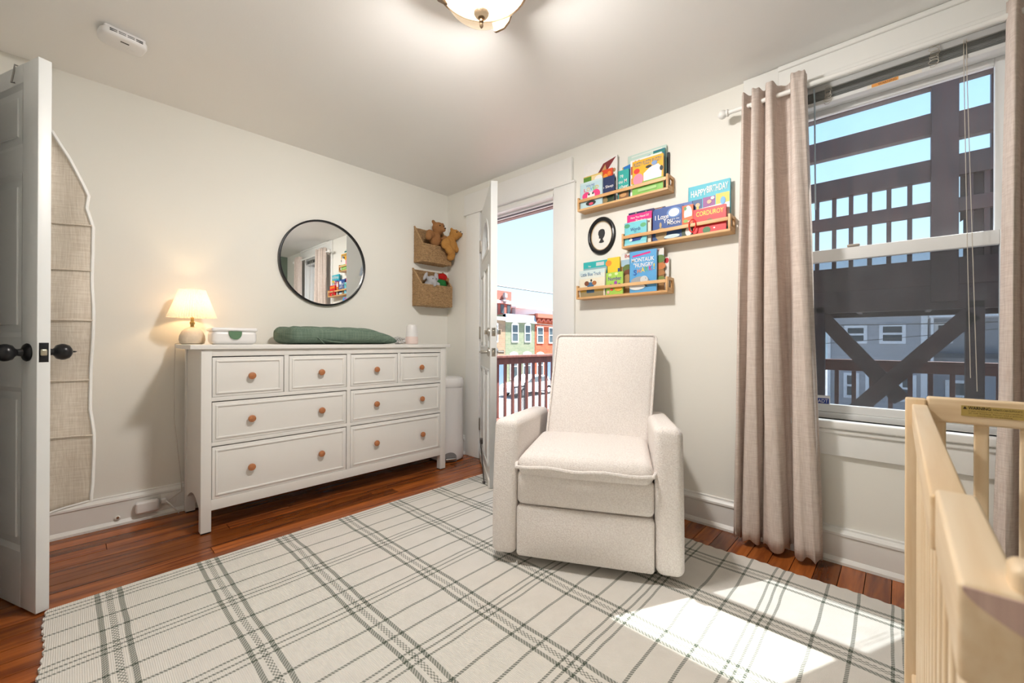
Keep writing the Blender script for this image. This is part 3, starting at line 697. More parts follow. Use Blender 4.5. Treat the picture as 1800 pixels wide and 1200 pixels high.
# ------------------------------------------------------------------ round mirror
mc = (-1.118, 1.541); mr = .306
mi = thing('round_mirror', 'round wall mirror with thin black frame above the changing pad', 'mirror', (mc[0], 0, mc[1]-mr))
MY = Matrix.Translation((mc[0], 0, mc[1])) @ Matrix.Rotation(R(90), 4, 'X')
mm = plain('mirror_silver', (.90, .92, .92), .0, 1., var=0); mm.node_tree.nodes['Principled BSDF'].inputs['Roughness'].default_value = .005
G().lathe([(mr-.006, .002), (mr-.006, .014)], 72, M=MY).obj('mirror_glass', mm, mi)
V = []; prof = [(mr-.012, 0), (mr, 0), (mr, .024), (mr-.003, .026), (mr-.009, .026), (mr-.012, .024), (mr-.012, 0)]
G().lathe(prof, 72, M=MY, cap=False).obj('frame', BLACK, mi, True)

# ------------------------------------------------------------------ hanging baskets and plush toys
BASKM = None
def basket_mat():
    k = N('seagrass'); v = k.coord((40, 40, 220)); n1 = k.noise(v, 1.4, 3, .6, 1.5); n2 = k.noise(k.coord(), 60, 3)
    rp = k.n('ValToRGB'); k.l(k.math('ADD', k.math('MULTIPLY', n1, .7), k.math('MULTIPLY', n2, .3)), rp.inputs[0])
    rp.color_ramp.elements[0].position = .35; rp.color_ramp.elements[0].color = (.20, .105, .045, 1)
    rp.color_ramp.elements[1].position = .62; rp.color_ramp.elements[1].color = (.58, .38, .19, 1)
    k.l(rp.outputs[0], k.b.inputs['Base Color']); k.b.inputs['Roughness'].default_value = .75; k.bump(n1, .8, .006); return k.m
BASKM = basket_mat()
def basket(label, x0, x1, z0, zf, zb, dep):
    b = thing('hanging_basket', label, 'basket', ((x0+x1)/2, 0, z0), group='seagrass baskets in the corner')
    y0 = -dep
    def ringrow(z, h, pts):
        g = G(); sub = []
        for (p, q) in zip(pts, pts[1:]):
            k = max(2, int((Vector(q)-Vector(p)).length/.012))
            sub += [tuple(Vector(p).lerp(Vector(q), i/k)) for i in range(k)]
        sub.append(pts[-1]); g.tube([(p[0]+random.uniform(-.001, .001), p[1]+.0022*(1 if i % 2 else -1), z+random.uniform(-.0012, .0012)) for i, p in enumerate(sub)], h*.62, 6); return g
    h = .0125; nrow = int((zb-z0)/h); g = G(); g2 = G()
    for i in range(nrow):
        z = z0+h*(i+.5)
        if z < zf: pts = [(x0, -.004), (x0, y0), (x1, y0), (x1, -.004)]; r = ringrow(z, h, pts); g.add(r.v, r.f)
        elif z < zb:
            yb = y0*(1-(z-zf)/(zb-zf)); 
            for xx in (x0, x1):
                if yb < -.012: r = ringrow(z, h, [(xx, -.004), (xx, yb)]); g.add(r.v, r.f)
        r = ringrow(z, h, [(x0, -.006), (x1, -.006)]); g2.add(r.v, r.f)
    g.obj('woven_front', BASKM, b, True); g2.obj('woven_back', BASKM, b, True)
    G().box((x0, y0, z0), (x1, -.003, z0+.008)).obj('woven_bottom', BASKM, b)
    for xx in (x0, x1): G().tube([(xx, y0-.002, zf), (xx, -.004, zb)], .008, 7).obj('rim', BASKM, b, True)
    G().tube([(x0, y0-.002, zf), (x1, y0-.002, zf)], .008, 7).obj('rim', BASKM, b, True)
    G().tube([(x0+(x1-x0)*.28, y0-.007, z0), (x0+(x1-x0)*.28, y0-.008, zf)], .004, 6).obj('woven_rib', BASKM, b, True); return b
basket('upper seagrass wall basket holding two brown teddy bears', -.358, -.062, 1.655, 1.80, 1.965, .125)
basket('lower seagrass wall basket with grey elephant and red green plush toys', -.372, -.058, 1.285, 1.458, 1.605, .135)
def plush(name, label, mat, blobs, vox=.007, extra=()):
    g = G()
    for c, r, *rot in blobs:
        M_ = Matrix.Translation(c)
        if rot: M_ = M_ @ Matrix.Rotation(R(rot[0][0]), 4, 'X') @ Matrix.Rotation(R(rot[0][1]), 4, 'Y') @ Matrix.Rotation(R(rot[0][2]), 4, 'Z')
        g.ball((0, 0, 0), r, 20, 14, M_)
    zs = [v[2] for v in g.v]; root = thing(name, label, 'plush toy', (blobs[0][0][0], blobs[0][0][1], min(zs)))
    o = g.obj('body', mat, root, True, 180)
    md = o.modifiers.new('blend', 'REMESH'); md.mode = 'VOXEL'; md.voxel_size = vox; md.use_smooth_shade = True
    sm = o.modifiers.new('soft', 'SMOOTH'); sm.iterations = 6; sm.factor = .6
    for nm, c, r, mt in extra: G().ball(c, r, 12, 8).obj(nm, mt, root, True)
    return root
TED1 = fabric('bear_fur_brown', (.40, .20, .085), (.27, .12, .045), 260., .98, 1., 'noise'); TED2 = fabric('bear_fur_honey', (.56, .29, .085), (.40, .18, .045), 260., .98, 1., 'noise')
BEAD = plain('bead_black', (.01, .008, .008), .2)
plush('teddy_bear', 'reddish brown teddy bear leaning out of the upper basket', TED1,
  [((-.215, -.10, 1.865), (.055, .05, .07)), ((-.198, -.125, 1.960), (.055, .05, .052)), ((-.178, -.165, 1.945), (.026, .024, .022)), ((-.250, -.125, 2.005), (.019, .012, .019)), ((-.150, -.12, 2.000), (.019, .012, .019)),
   ((-.285, -.13, 1.895), (.040, .030, .034), (0, 30, 0)), ((-.312, -.145, 1.868), (.030, .026, .036)), ((-.13, -.13, 1.88), (.03, .028, .03))],
  extra=[('nose', (-.172, -.188, 1.952), (.008, .005, .006), BEAD), ('eye', (-.215, -.172, 1.972), .0055, BEAD), ('eye', (-.172, -.172, 1.975), .0055, BEAD)])
plush('teddy_bear', 'honey coloured teddy bear dangling its legs over the upper basket', TED2,
  [((-.090, -.155, 1.835), (.052, .045, .075), (0, -12, 0)), ((-.048, -.165, 1.925), (.052, .046, .046)), ((-.018, -.195, 1.925), (.024, .026, .022)), ((-.085, -.165, 1.965), (.017, .011, .017)), ((-.02, -.15, 1.965), (.017, .011, .017)),
   ((-.165, -.185, 1.825), (.040, .034, .052), (0, 32, 0)), ((-.130, -.19, 1.775), (.036, .032, .052), (0, -38, 0)), ((-.092, -.175, 1.742), (.036, .030, .048)), ((-.095, -.165, 1.715), (.034, .028, .028)), ((-.040, -.15, 1.84), (.026, .026, .05), (0, -25, 0)), ((-.026, -.155, 1.80), (.026, .024, .03))],
  extra=[('nose', (-.004, -.210, 1.934), (.008, .006, .006), BEAD), ('eye', (-.060, -.209, 1.940), .0055, BEAD), ('eye', (-.018, -.208, 1.950), .0055, BEAD)])
GREYF = fabric('grey_plush', (.50, .50, .52), (.38, .38, .41), 220., .98, .8, 'noise')
plush('plush_elephant', 'pale grey elephant plush peeking from the lower basket', GREYF,
  [((-.255, -.085, 1.455), (.055, .045, .06)), ((-.252, -.110, 1.505), (.046, .04, .042)), ((-.312, -.10, 1.535), (.016, .016, .045), (0, 28, 0)), ((-.196, -.10, 1.540), (.024, .014, .044), (0, -14, 0)), ((-.252, -.150, 1.478), (.015, .022, .034)), ((-.20, -.12, 1.475), (.025, .02, .02))],
  extra=[('eye', (-.270, -.149, 1.515), .004, BEAD), ('eye', (-.234, -.149, 1.516), .004, BEAD)])
dg = plush('knitted_doll', 'green knitted doll with a red cap in the lower basket', fabric('green_knit', (.03, .20, .05), (.015, .11, .03), 200., .98, .9, 'noise'),
  [((-.148, -.105, 1.488), (.046, .036, .050)), ((-.150, -.10, 1.44), (.042, .034, .04)), ((-.19, -.10, 1.48), (.018, .018, .03)), ((-.105, -.10, 1.47), (.018, .018, .03))])
G().ball((-.140, -.107, 1.545), (.046, .04, .034)).obj('red_cap', fabric('red_knit', (.50, .02, .015), (.30, .01, .01), 200., .98, .9, 'noise'), dg, True)
G().ball((-.098, -.125, 1.525), (.016, .016, .02)).obj('head', fabric('bear_fur_brown', (.3, .2, .1), (.2, .1, .05)), dg, True)

# ------------------------------------------------------------------ diaper pail
dp = thing('diaper_pail', 'tall white diaper pail with chrome pedal beside the dresser', 'bin', (-.185, -.235, 0))
px, py, prx, pry = -.188, -.235, .135, .15
G().lathe([(1.0, .012), (1.02, .02), (1.0, .15), (.985, .165), (.98, .60), (.99, .605)], 40, (px, py, 0), sx=prx, sy=pry).obj('body', WHITEPL, dp, True)
G().lathe([(1.0, .606), (1.02, .61), (1.02, .652), (.97, .676), (.85, .684), (.01, .687)], 40, (px, py, 0), sx=prx, sy=pry).obj('lid', WHITEPL, dp, True)
arch = [(-.052, .0), (.052, .0), (.052, .035)]+[(.052*math.cos(a), .035+.04*math.sin(a)) for a in [math.pi*k/10 for k in range(11)]]+[(-.052, .035)]
adir = math.atan2(-2.8+.1, -2.18+.1); ax_ = Vector((math.cos(R(245)), math.sin(R(245)), 0)); tx = Vector((-ax_.y, ax_.x, 0))
PM = Matrix(((tx.x, ax_.x, 0, px), (tx.y, ax_.y, 0, py), (0, 0, 1, 0), (0, 0, 0, 1)))
G().prism([(q[1]+.004, q[0]) for q in arch], 1, .10, .1535, PM).obj('pedal_recess', plain('recess_grey', (.20, .19, .19), .5), dp)
G().rbox((-.042, .12, .022), (.042, .185, .038), .007, 3, PM).obj('pedal', STEEL, dp, True)

# ------------------------------------------------------------------ outlet and adapter on the baseboard
ot = thing('power_outlet', 'white outlet plate set into the baseboard left of the dresser', 'outlet', (-1.985, -.018, .05))
G().bbox((-2.020, -.022, .055), (-1.952, -.018, .118), .002).obj('plate', TRIMP, ot, True)
G().bbox((-2.005, -.0235, .068), (-1.965, -.0215, .105), .004).obj('socket_face', WHITEPL, ot, True)
ad = thing('power_adapter', 'rounded white power adapter plugged into the baseboard outlet', 'adapter', (-2.075, -.05, .05))
G().rbox((-2.128, -.062, .045), (-2.030, -.024, .108), .012, 4).obj('housing', WHITEPL, ad, True)
G().rbox((-2.022, -.05, .072), (-1.998, -.022, .098), .006, 3).obj('plug', WHITEPL, ad, True)
G().tube([(-2.0, -.045, .085), (-1.985, -.07, .07), (-1.96, -.075, .03), (-1.945, -.06, .006)], .003, 6).obj('cable', WHITEPL, ad, True)
cs = thing('cable_stub', 'short brown stub poking out of the baseboard near the doorway', 'stub', (-2.195, -.02, .03))
G().ball((-2.195, -.025, .042), (.012, .010, .012)).obj('plaster_patch', TRIMP, cs, True)
G().tube([(-2.195, -.02, .048), (-2.194, -.036, .045)], .006, 8).obj('stub', plain('stub_brown', (.25, .13, .07), .6), cs, True)

# ------------------------------------------------------------------ rug
rx0, rx1, ry0, ry1 = -2.425, -.268, -3.84, -.797
def rugf(i, j_):
    x = rx0+(rx1-rx0)*i; y = ry0+(ry1-ry0)*j_
    if i in (0., 1.): x += (.0035*math.sin(y*2*math.pi/.046)+.004*math.sin(y*19))*(1 if i else -1)
    if j_ in (0., 1.): y += .003*math.sin(x*11)
    return (x-RUGO[0], y-RUGO[1], .009)
g = G().grid(rugf, 12, 300); V = g.v; Fc = g.f; cnt = len(V)
o = link('area_rug', g.mesh('area_rug'), RUGM); o.location = (*RUGO, 0)
md = o.modifiers.new('t', 'SOLIDIFY'); md.thickness = .008; md.offset = -1
tag(o, 'cream woven rug with dark green plaid stripes', 'rug')

# ------------------------------------------------------------------ recliner chair
cc = Vector((-.903, -2.0725)); ee = Vector((.46657, -.88448)); bb = Vector((.88448, .46657))
RZ = math.atan2(ee.y, ee.x)
ch = thing('recliner_chair', 'cream boucle swivel recliner armchair standing on the rug', 'armchair', (*(cc+bb*.38), 0.009), RZ)
LC = Matrix(((ee.x, bb.x, 0, cc.x), (ee.y, bb.y, 0, cc.y), (0, 0, 1, .0), (0, 0, 0, 1)))
G().lathe([(.26, .009), (.265, .016), (.265, .028), (.255, .034), (.06, .036), (.06, .07)], 36, M=LC @ Matrix.Translation((0, .36, 0))).obj('swivel_base', BLACK, ch, True)
for s_ in (-1, 1):
    def arm_fn(w, c, h, s_=s_):
        t = (w[2]-.045)/.6; w[0] += s_*(-.008*t); w[1] += .016*t*t-.012*math.sin(math.pi*min(1, max(0, t)))
        if t > .2: w[2] -= .055*max(0, w[1])/.76*min(1, (t-.2)/.6)
        return w
    a, b = sorted((s_*.291, s_*.402))
    G().rbox((a, 0, .045), (b, .76, .642), .034, 6, LC, sub=6, fn=arm_fn).obj('armrest', BOUCLE, ch, True, 180)
G().rbox((-.286, .03, .06), (.286, .74, .40), .03, 3, LC).obj('frame_body', BOUCLE, ch, True)
def bulge(w, c, h):
    fx_ = 1-((w[0]-c[0])/h[0])**2; fz = 1-((w[2]-c[2])/h[2])**2
    if w[1] < c[1]: w[1] -= .018*max(0, fx_)*max(0, fz)
    return w
G().rbox((-.287, .000, .048), (.287, .07, .268), .016, 4, LC, sub=8, fn=bulge).obj('footrest_panel', BOUCLE, ch, True, 180)
G().rbox((-.287, .004, .272), (.287, .07, .420), .026, 4, LC, sub=8, fn=bulge).obj('footrest_flap', BOUCLE, ch, True, 180)
def cush(w, c, h):
    fx_ = max(0, 1-((w[0]-c[0])/h[0])**4); fy_ = max(0, 1-((w[1]-c[1])/h[1])**4)
    k = fx_*fy_
    w[2] += (.014*k if w[2] > c[2] else -.004*k)
    w[1] += -.008*max(0, 1-((w[0]-c[0])/h[0])**2) if w[1] < c[1] else 0
    return w
G().rbox((-.284, -.012, .400), (.284, .54, .488), .040, 6, LC, sub=10, fn=cush).obj('seat_cushion', BOUCLE, ch, True, 180)
lipp = [(-.288, .30), (-.292, .10), (-.290, .02)]+[(-.280+.56*k/12, -.022-.010*math.sin(math.pi*k/12)) for k in range(13)]+[(.290, .02), (.292, .10), (.288, .30)]
G().tube([tuple(LC @ Vector((p[0], p[1], .447+.004*math.sin(i*1.3)))) for i, p in enumerate(lipp)], .0085, 8).obj('cushion_flange', BOUCLE, ch, True)
def backfn(w, c, h):
    t = (w[2]-.44)/.58
    fx_ = max(0, 1-((w[0]-c[0])/h[0])**2); fz = max(0, 1-((w[2]-c[2])/h[2])**2)
    front = w[1] < c[1]
    w[0] = .020+.040*t+w[0]*(1+.035*t)
    w[1] += .185*t-(.02*fx_*fz if front else -.01*fx_*fz)
    return w
G().rbox((-.272, .495, .42), (.272, .66, 1.024), .030, 5, LC, sub=10, fn=backfn).obj('backrest', BOUCLE, ch, True, 180)
def backedge(u_, z):
    t = (z-.44)/.58; return tuple(LC @ Vector((.020+.040*t+u_*(1+.035*t), .497+.185*t, z)))
pth = [backedge(-.268, .47+.53*k/10) for k in range(11)]+[backedge(-.262, 1.014)]+[backedge(-.25+.5*k/8, 1.022) for k in range(9)]+[backedge(.262, 1.014)]+[backedge(.268, 1.0-.53*k/10) for k in range(11)]
G().tube(pth, .0065, 7).obj('backrest_piping', BOUCLE, ch, True)

# ------------------------------------------------------------------ crib
cb = thing('baby_crib', 'natural pine slatted crib in the right foreground', 'crib', (-1.51, -3.38, .0095))
cx0, cx1 = -2.017, -.985; cy0, cy1 = -3.70, -3.047
for xx, nm in ((cx1-.030, 0), (cx0, 1)):
    for yy in (cy1-.036, cy0):
        yo = -.0175 if (xx < -1.2 and yy > -3.2) else 0
        G().bbox((xx, yy+yo, .0095), (xx+.030, yy+.036+yo, .853 if xx > -1.2 else .789), .004, n=2).obj('corner_post', PINE[2], cb, True)
for xx in (cx1-.028, cx0+.003):
    G().bbox((xx, cy0+.036, .803), (xx+.025, cy1-.036, .859), .005, n=3).obj('end_rail', PINE[1], cb, True)
    G().bbox((xx, cy0+.036, .16), (xx+.025, cy1-.036, .21), .004).obj('end_rail', PINE[1], cb, True)
    k = 0
    for i in range(9):
        yy = -3.0925-.0645*i
        if yy-.022 < cy0+.03: break
        G().bbox((xx+.006, yy-.022, .205), (xx+.019, yy, .806), .003).obj('slat', PINE[2], cb, True)
for yy in (-3.0845, cy0+.003):
    G().bbox((-1.815, yy, .788), (cx1-.030, yy+.026, .840), .003, n=2).obj('side_rail', PINE[0], cb, True)
    G().bbox((cx0+.03, yy, .16), (cx1-.03, yy+.025, .21), .004).obj('side_rail', PINE[0], cb, True)
    G().rbox((cx0-.004, yy-.004, .790), (-1.812, yy+.0225, .846), .0035, 3).obj('side_rail_end', PINE[0], cb, True)
    eg = [(yy-.003+.0235*k/8, .8445) for k in range(9)]+[(yy-.003+.0235*(1-k/8), .8425-.017*(k/8)**.7) for k in range(9)]
    G().prism(eg, 0, cx0-.0048, cx0-.003).obj('end_grain', wood('pine_end_grain', (.66, .48, .41), (.50, .33, .29), 2, .6, 2.), cb)
    x = cx1-.075
    while x > cx0+.05:
        G().bbox((x-.022, yy+.006, .205), (x, yy+.019, .795), .003).obj('slat', PINE[2], cb, True); x -= .0645
G().rbox((cx0+.035, cy0+.035, .19), (cx1-.035, cy1-.035, .29), .03, 4).obj('mattress', plain('crib_sheet', (.72, .72, .70), .9, bump=.2), cb, True)
wl_ = G().box((cx1-.0288, -3.226, .822), (cx1-.0281, -3.137, .845)).obj('warning_label', plain('label_tan', (.50, .36, .10), .5), cb)
INK = plain('ink_black', (.02, .016, .012), .6, var=0)
MC = Matrix.Translation((cx1-.0291, 0, 0))
text('warning_print', 'WARNING:', .034, .0065, MC @ Matrix.Translation((0, -3.1645, .8405)) @ MX, INK, wl_, bold=.02)
text('warning_print', 'INFANTS CAN SUFFOCATE', .040, .0042, MC @ Matrix.Translation((0, -3.2035, .8397)) @ MX, INK, wl_)
for i, z in enumerate((.8335, .829, .8245)):
    text('fine_print', ('In gaps between crib side and extra padding,', 'on soft bedding. Never add a pillow,', 'comforter or padding.')[i], .076 if i < 2 else .05, .0028, MC @ Matrix.Translation((0, -3.186+(.0 if i < 2 else .0), z)) @ MX, INK, wl_)
G().prism([(-3.1395, .8375), (-3.1455, .8375), (-3.1425, .8435)], 0, cx1-.0293, cx1-.0289).obj('warning_triangle', INK, wl_)

# ------------------------------------------------------------------ picture-ledge shelves
def shelf(label, ya, yb, z0, dep=.09):
    s = thing('wall_shelf', label, 'shelf', (0, (ya+yb)/2, z0), group='wooden book ledges on the window wall')
    G().bbox((-dep, yb, z0), (-.0005, ya, z0+.013), .0015).obj('bottom_board', SHELFW, s, True)
    for y0, y1 in ((ya-.011, ya), (yb, yb+.011)):
        g = G().bbox((-dep, y0, z0+.013), (-dep+.018, y1, z0+.089), .001).bbox((-.018, y0, z0+.013), (-.0005, y1, z0+.089), .001)
        g.bbox((-dep+.018, y0, z0+.072), (-.018, y1, z0+.089), .001).bbox((-dep+.018, y0, z0+.013), (-.018, y1, z0+.030), .001); g.obj('end_frame', SHELFW, s, True)
    G().bbox((-dep, yb+.011, z0+.056), (-dep+.009, ya-.011, z0+.075), .0015).obj('front_bar', SHELFW, s, True); return s
shelf('upper light wooden ledge, the topmost of three, full of books', -1.487, -2.090, 1.838)
shelf('middle light wooden ledge, nearest the curtain, full of books', -1.808, -2.411, 1.547)
shelf('lowest light wooden ledge below the oval silhouette picture', -1.481, -2.090, 1.262)

PC = {}
def ink(c, rough=.45):
    k = tuple(round(x, 3) for x in c)
    if k not in PC: PC[k] = plain('print_%d' % len(PC), c, rough, var=.05, sc=40)
    return PC[k]
def book(label, ya, yb, z0, z1, xf, col, items=(), th=.010, roll=0., spine=None, grp='picture books on the wall ledges'):
    """ya is the left edge seen from the room; xf the front cover plane"""
    yc = (ya+yb)/2; w = ya-yb; h = z1-z0
    b = thing('picture_book', label, 'book', (xf+th/2, yc, z0), group=grp)
    Mb = Matrix.Translation((xf, yc, z0)) @ Matrix.Rotation(R(roll), 4, 'X')
    G().box((0, -w/2, 0), (.0016, w/2, h), Mb).box((th-.0016, -w/2, 0), (th, w/2, h), Mb).box((0, w/2-.0016, 0), (th, w/2, h), Mb).obj('cover', ink(col), b)
    G().box((.0016, -w/2+.002, .002), (th-.0016, w/2-.0016, h-.002), Mb).obj('page_block', ink((.74, .72, .66), .8), b)
    lay = 0
    for it in items:
        lay += 1; off = -.0003*lay; k, c = it[0], it[-1]
        def P(u, v): return (off, w/2-u*w, v*h)
        if k == 'r':
            u0, v0, u1, v1 = it[1:5]; G().box((off, w/2-u1*w, v0*h), (off+.0003*lay+.0002, w/2-u0*w, v1*h), Mb).obj('cover_panel', ink(c), b)
        elif k in 'ep':
            pts = [(it[1]+it[3]*math.cos(a), it[2]+it[4]*math.sin(a)) for a in [2*math.pi*q/20 for q in range(20)]] if k == 'e' else it[1]
            G().prism([(w/2-u*w, v*h) for u, v in pts], 0, off, .0002, Mb).obj('cover_art', ink(c), b)
        else:
            _, s, u, v, tw, thh, c = it[:7]; rot_ = it[7] if len(it) > 7 else 0
            text('cover_title', s, tw*w, thh*h, Mb @ Matrix.Translation((off-.0002, w/2-u*w, v*h)) @ Matrix.Rotation(R(rot_), 4, 'X') @ MX, ink(c), b, bold=.012)
    return b
WHT = (.80, .79, .77); B1 = 1.8512; B2 = 1.5602; B3 = 1.2752
# upper ledge
book('pale blue board book reading YOU\'RE LOVED with pink hearts, leftmost on the upper ledge', -1.499, -1.664, B1, 2.022, -.075, (.48, .66, .72),
     [('r', 0, .93, 1, 1, (.58, .72, .76)), ('t', "YOU'RE", .47, .83, .38, .08, (.05, .10, .38)), ('t', 'L', .24, .69, .12, .13, (.75, .10, .14)), ('t', 'O', .38, .70, .14, .13, (.85, .45, .05)), ('t', 'V', .52, .70, .13, .13, (.10, .40, .62)), ('t', 'E', .65, .70, .11, .13, (.20, .50, .16)), ('t', 'D', .78, .71, .13, .13, (.72, .48, .06)),
      ('e', .30, .46, .19, .15, (.78, .06, .22)), ('e', .72, .47, .19, .16, (.78, .06, .22)), ('e', .51, .43, .17, .15, WHT), ('e', .42, .50, .04, .04, (.02, .02, .02)), ('e', .60, .51, .04, .04, (.02, .02, .02)), ('e', .50, .16, .22, .09, (.03, .03, .03)), ('e', .52, .13, .10, .05, (.70, .08, .15))])
book('yellow and green book peeking above the pale blue board book', -1.515, -1.655, B1, 2.064, -.060, (.70, .50, .14), [('r', .0, .72, .42, .97, (.10, .25, .03)), ('r', .45, .80, .98, .96, (.78, .64, .34)), ('e', .8, .84, .2, .1, WHT)])
book('navy book reading to Sleep beside the pale blue board book', -1.640, -1.742, B1, 2.022, -.062, (.02, .035, .11), [('t', 'to Sleep', .50, .62, .86, .13, WHT), ('r', .02, 0, .98, .34, (.05, .075, .035)), ('e', .35, .15, .2, .12, (.30, .22, .10)), ('e', .7, .22, .2, .1, (.02, .05, .03))])
book('red orange book peeking above the navy sleep book', -1.645, -1.720, B1, 2.077, -.048, (.72, .07, .02), [('e', .35, .80, .22, .08, (.85, .33, .03)), ('e', .7, .87, .16, .06, (.85, .25, .03)), ('r', 0, .66, .9, .74, (.80, .40, .05))])
book('large white book with a dark red roof shape, at the back of the upper ledge', -1.499, -1.745, B1, 2.157, -.034, WHT,
     [('p', [(.37, .66), (.60, .90), (.97, .97), (.70, .72)], (.20, .025, .03)), ('p', [(.52, .72), (.66, .87), (.70, .72)], (.55, .32, .12)), ('r', .905, .1, .93, .62, (.03, .03, .03)), ('e', .92, .5, .05, .05, (.05, .04, .03)), ('e', .93, .25, .05, .06, (.03, .03, .03)), ('e', .92, .7, .04, .04, (.45, .25, .1))])
book('teal book with white lettering near the middle of the upper ledge', -1.768, -1.840, B1, 2.033, -.064, (.03, .38, .35), [('t', 're', .35, .80, .3, .1, WHT), ('t', 'ou M', .45, .62, .75, .12, WHT), ('t', 'cher', .55, .44, .8, .12, WHT), ('r', 0.1, .04, 1, .26, (.22, .11, .05)), ('e', .5, .16, .3, .07, (.55, .30, .12))])
book('bright blue book tilted behind the yellow fuzzy book', -1.818, -2.000, B1+.014, 2.072, -.046, (.01, .17, .52), [('r', .0, .0, .035, 1, (.60, .42, .05))], roll=-9)
book('white book with red and orange art, left behind the yellow fuzzy book', -1.846, -2.040, B1, 2.074, -.058, WHT, [('r', .02, .62, .16, .84, (.50, .11, .06)), ('r', .03, .36, .15, .52, (.72, .30, .08)), ('r', .08, .05, .18, .3, (.70, .34, .14)), ('t', 'Momma', .55, .93, .8, .08, (.70, .20, .12))])
book('yellow book reading FUZZY FUZZY FUZZY with pink and white shapes', -1.868, -2.056, B1, 2.056, -.074, (.82, .43, .02),
     [('r', 0, 0, 1, .36, (.22, .50, .10)), ('p', [(0, .36), (1, .36), (1, .42), (0, .42)], (.76, .40, .02)), ('t', 'FUZZY FUZZY FUZZY!', .50, .885, .90, .115, (.06, .14, .22)), ('e', .15, .70, .10, .075, (.72, .04, .03)), ('e', .20, .45, .17, .17, (.82, .26, .38)), ('p', [(.38, .36), (.95, .36), (.97, .62), (.85, .75), (.60, .72), (.38, .58)], WHT), ('e', .62, .68, .06, .06, WHT), ('e', .75, .66, .06, .06, WHT), ('e', .55, .74, .10, .04, (.03, .03, .03)), ('e', .95, .60, .05, .07, (.03, .03, .03)), ('e', .73, .80, .09, .06, (.20, .33, .60)),
      ('t', 'a touch, skritch, and tickle book', .52, .27, .86, .06, (.06, .12, .03)), ('r', .2, .08, .8, .16, (.36, .58, .22))], th=.014)
book('tall pale mint book at the back right of the upper ledge', -1.812, -2.052, B1, 2.124, -.022, (.52, .68, .62), [('r', .1, .94, .9, .97, (.70, .76, .70))], th=.008)
book('dark teal book standing behind the yellow fuzzy book', -1.98, -2.050, B1, 2.101, -.036, (.01, .16, .22), [('r', 0, .93, 1, .96, (.02, .25, .18))])
book('thin book with a black spine against the wall, right end of the upper ledge', -1.90, -2.066, B1, 2.078, -.0125, (.02, .02, .025), th=.008)
# middle ledge
book('small turquoise board book reading Words, leftmost on the middle ledge', -1.820, -1.960, B2, 1.699, -.076, (.18, .58, .68), [('e', .12, .86, .13, .09, (.08, .33, .18)), ('e', .85, .80, .13, .09, (.12, .42, .20)), ('t', 'Words', .50, .68, .46, .15, (.02, .07, .25)), ('r', .22, .44, .75, .48, (.50, .04, .08)), ('e', .5, .40, .22, .06, WHT), ('p', [(.18, .32), (.82, .34), (.72, .18), (.28, .16)], (.02, .05, .25)), ('e', .3, .24, .07, .07, WHT), ('p', [(.5, .32), (.82, .34), (.8, .38), (.5, .36)], (.60, .08, .06)), ('r', 0, 0, 1, .10, (.28, .64, .74)), ('t', 'to', .5, .56, .1, .05, (.02, .07, .25))], th=.012)
book('magenta pink book with white lettering behind the small turquoise book', -1.822, -1.978, B2, 1.752, -.048, (.78, .015, .22), [('t', 'Have You Heard Of?', .52, .90, .74, .065, WHT), ('t', 'Taylor', .55, .77, .42, .10, WHT)])
book('cream board book wedged behind the small turquoise book', -1.845, -1.980, B2, 1.706, -.060, (.74, .68, .58), [('e', .9, .88, .04, .04, (.2, .1, .08))])
book('dark navy book at the back of the middle ledge, left end', -1.822, -1.982, B2, 1.770, -.030, (.03, .02, .11), [('e', .3, .97, .03, .012, (.6, .5, .2)), ('e', .7, .96, .02, .012, (.6, .5, .2))])
book('deep blue book reading I Love You to the MOON with a white moon', -1.988, -2.160, B2, 1.742, -.058, (.03, .085, .30),
     [('r', 0, .0, 1, .3, (.02, .07, .22)), ('e', .72, .83, .24, .165, (.10, .22, .52)), ('e', .72, .83, .175, .125, (.80, .82, .84)), ('t', 'I Love', .32, .76, .46, .15, WHT), ('t', 'You', .52, .62, .32, .15, WHT), ('t', 'to the', .80, .63, .20, .05, (.62, .70, .80)), ('t', 'MOON', .72, .51, .42, .09, WHT), ('t', 'AND BACK', .75, .34, .36, .055, (.60, .66, .76)), ('e', .30, .22, .19, .20, (.34, .25, .13)), ('e', .28, .50, .035, .09, (.50, .38, .20)), ('e', .66, .10, .26, .06, (.55, .70, .76))])
book('tall dark blue book just behind the moon book', -1.990, -2.207, B2, 1.755, -.044, (.04, .10, .36), [('r', .80, .0, 1, 1, (.06, .14, .42))])
book('dark brown and gold book peeking above the moon book', -1.984, -2.050, B2, 1.766, -.030, (.045, .03, .06), [('r', .1, .91, .75, .985, (.60, .27, .05)), ('e', .45, .95, .12, .02, (.80, .55, .15))])
book('orange and white illustrated book between the moon book and the red book', -2.158, -2.218, B2, 1.733, -.062, (.68, .12, .02), [('e', .55, .72, .36, .26, (.78, .78, .76)), ('e', .3, .90, .12, .06, (.10, .28, .08)), ('p', [(0, .60), (1, .64), (1, .52), (0, .46)], (.75, .14, .02)), ('r', 0, 0, 1, .36, (.035, .06, .03)), ('e', .6, .16, .28, .14, WHT), ('e', .35, .50, .2, .05, (.25, .45, .10))])
book('bright red book reading CORDUROY at the right end of the middle ledge', -2.220, -2.386, B2, 1.694, -.073, (.66, .012, .02), [('t', 'CORDUROY', .52, .80, .82, .19, (.90, .62, .04)), ('e', .52, .46, .10, .10, (.22, .10, .03)), ('e', .43, .12, .12, .13, (.03, .16, .05)), ('e', .66, .16, .03, .03, WHT)], th=.012)
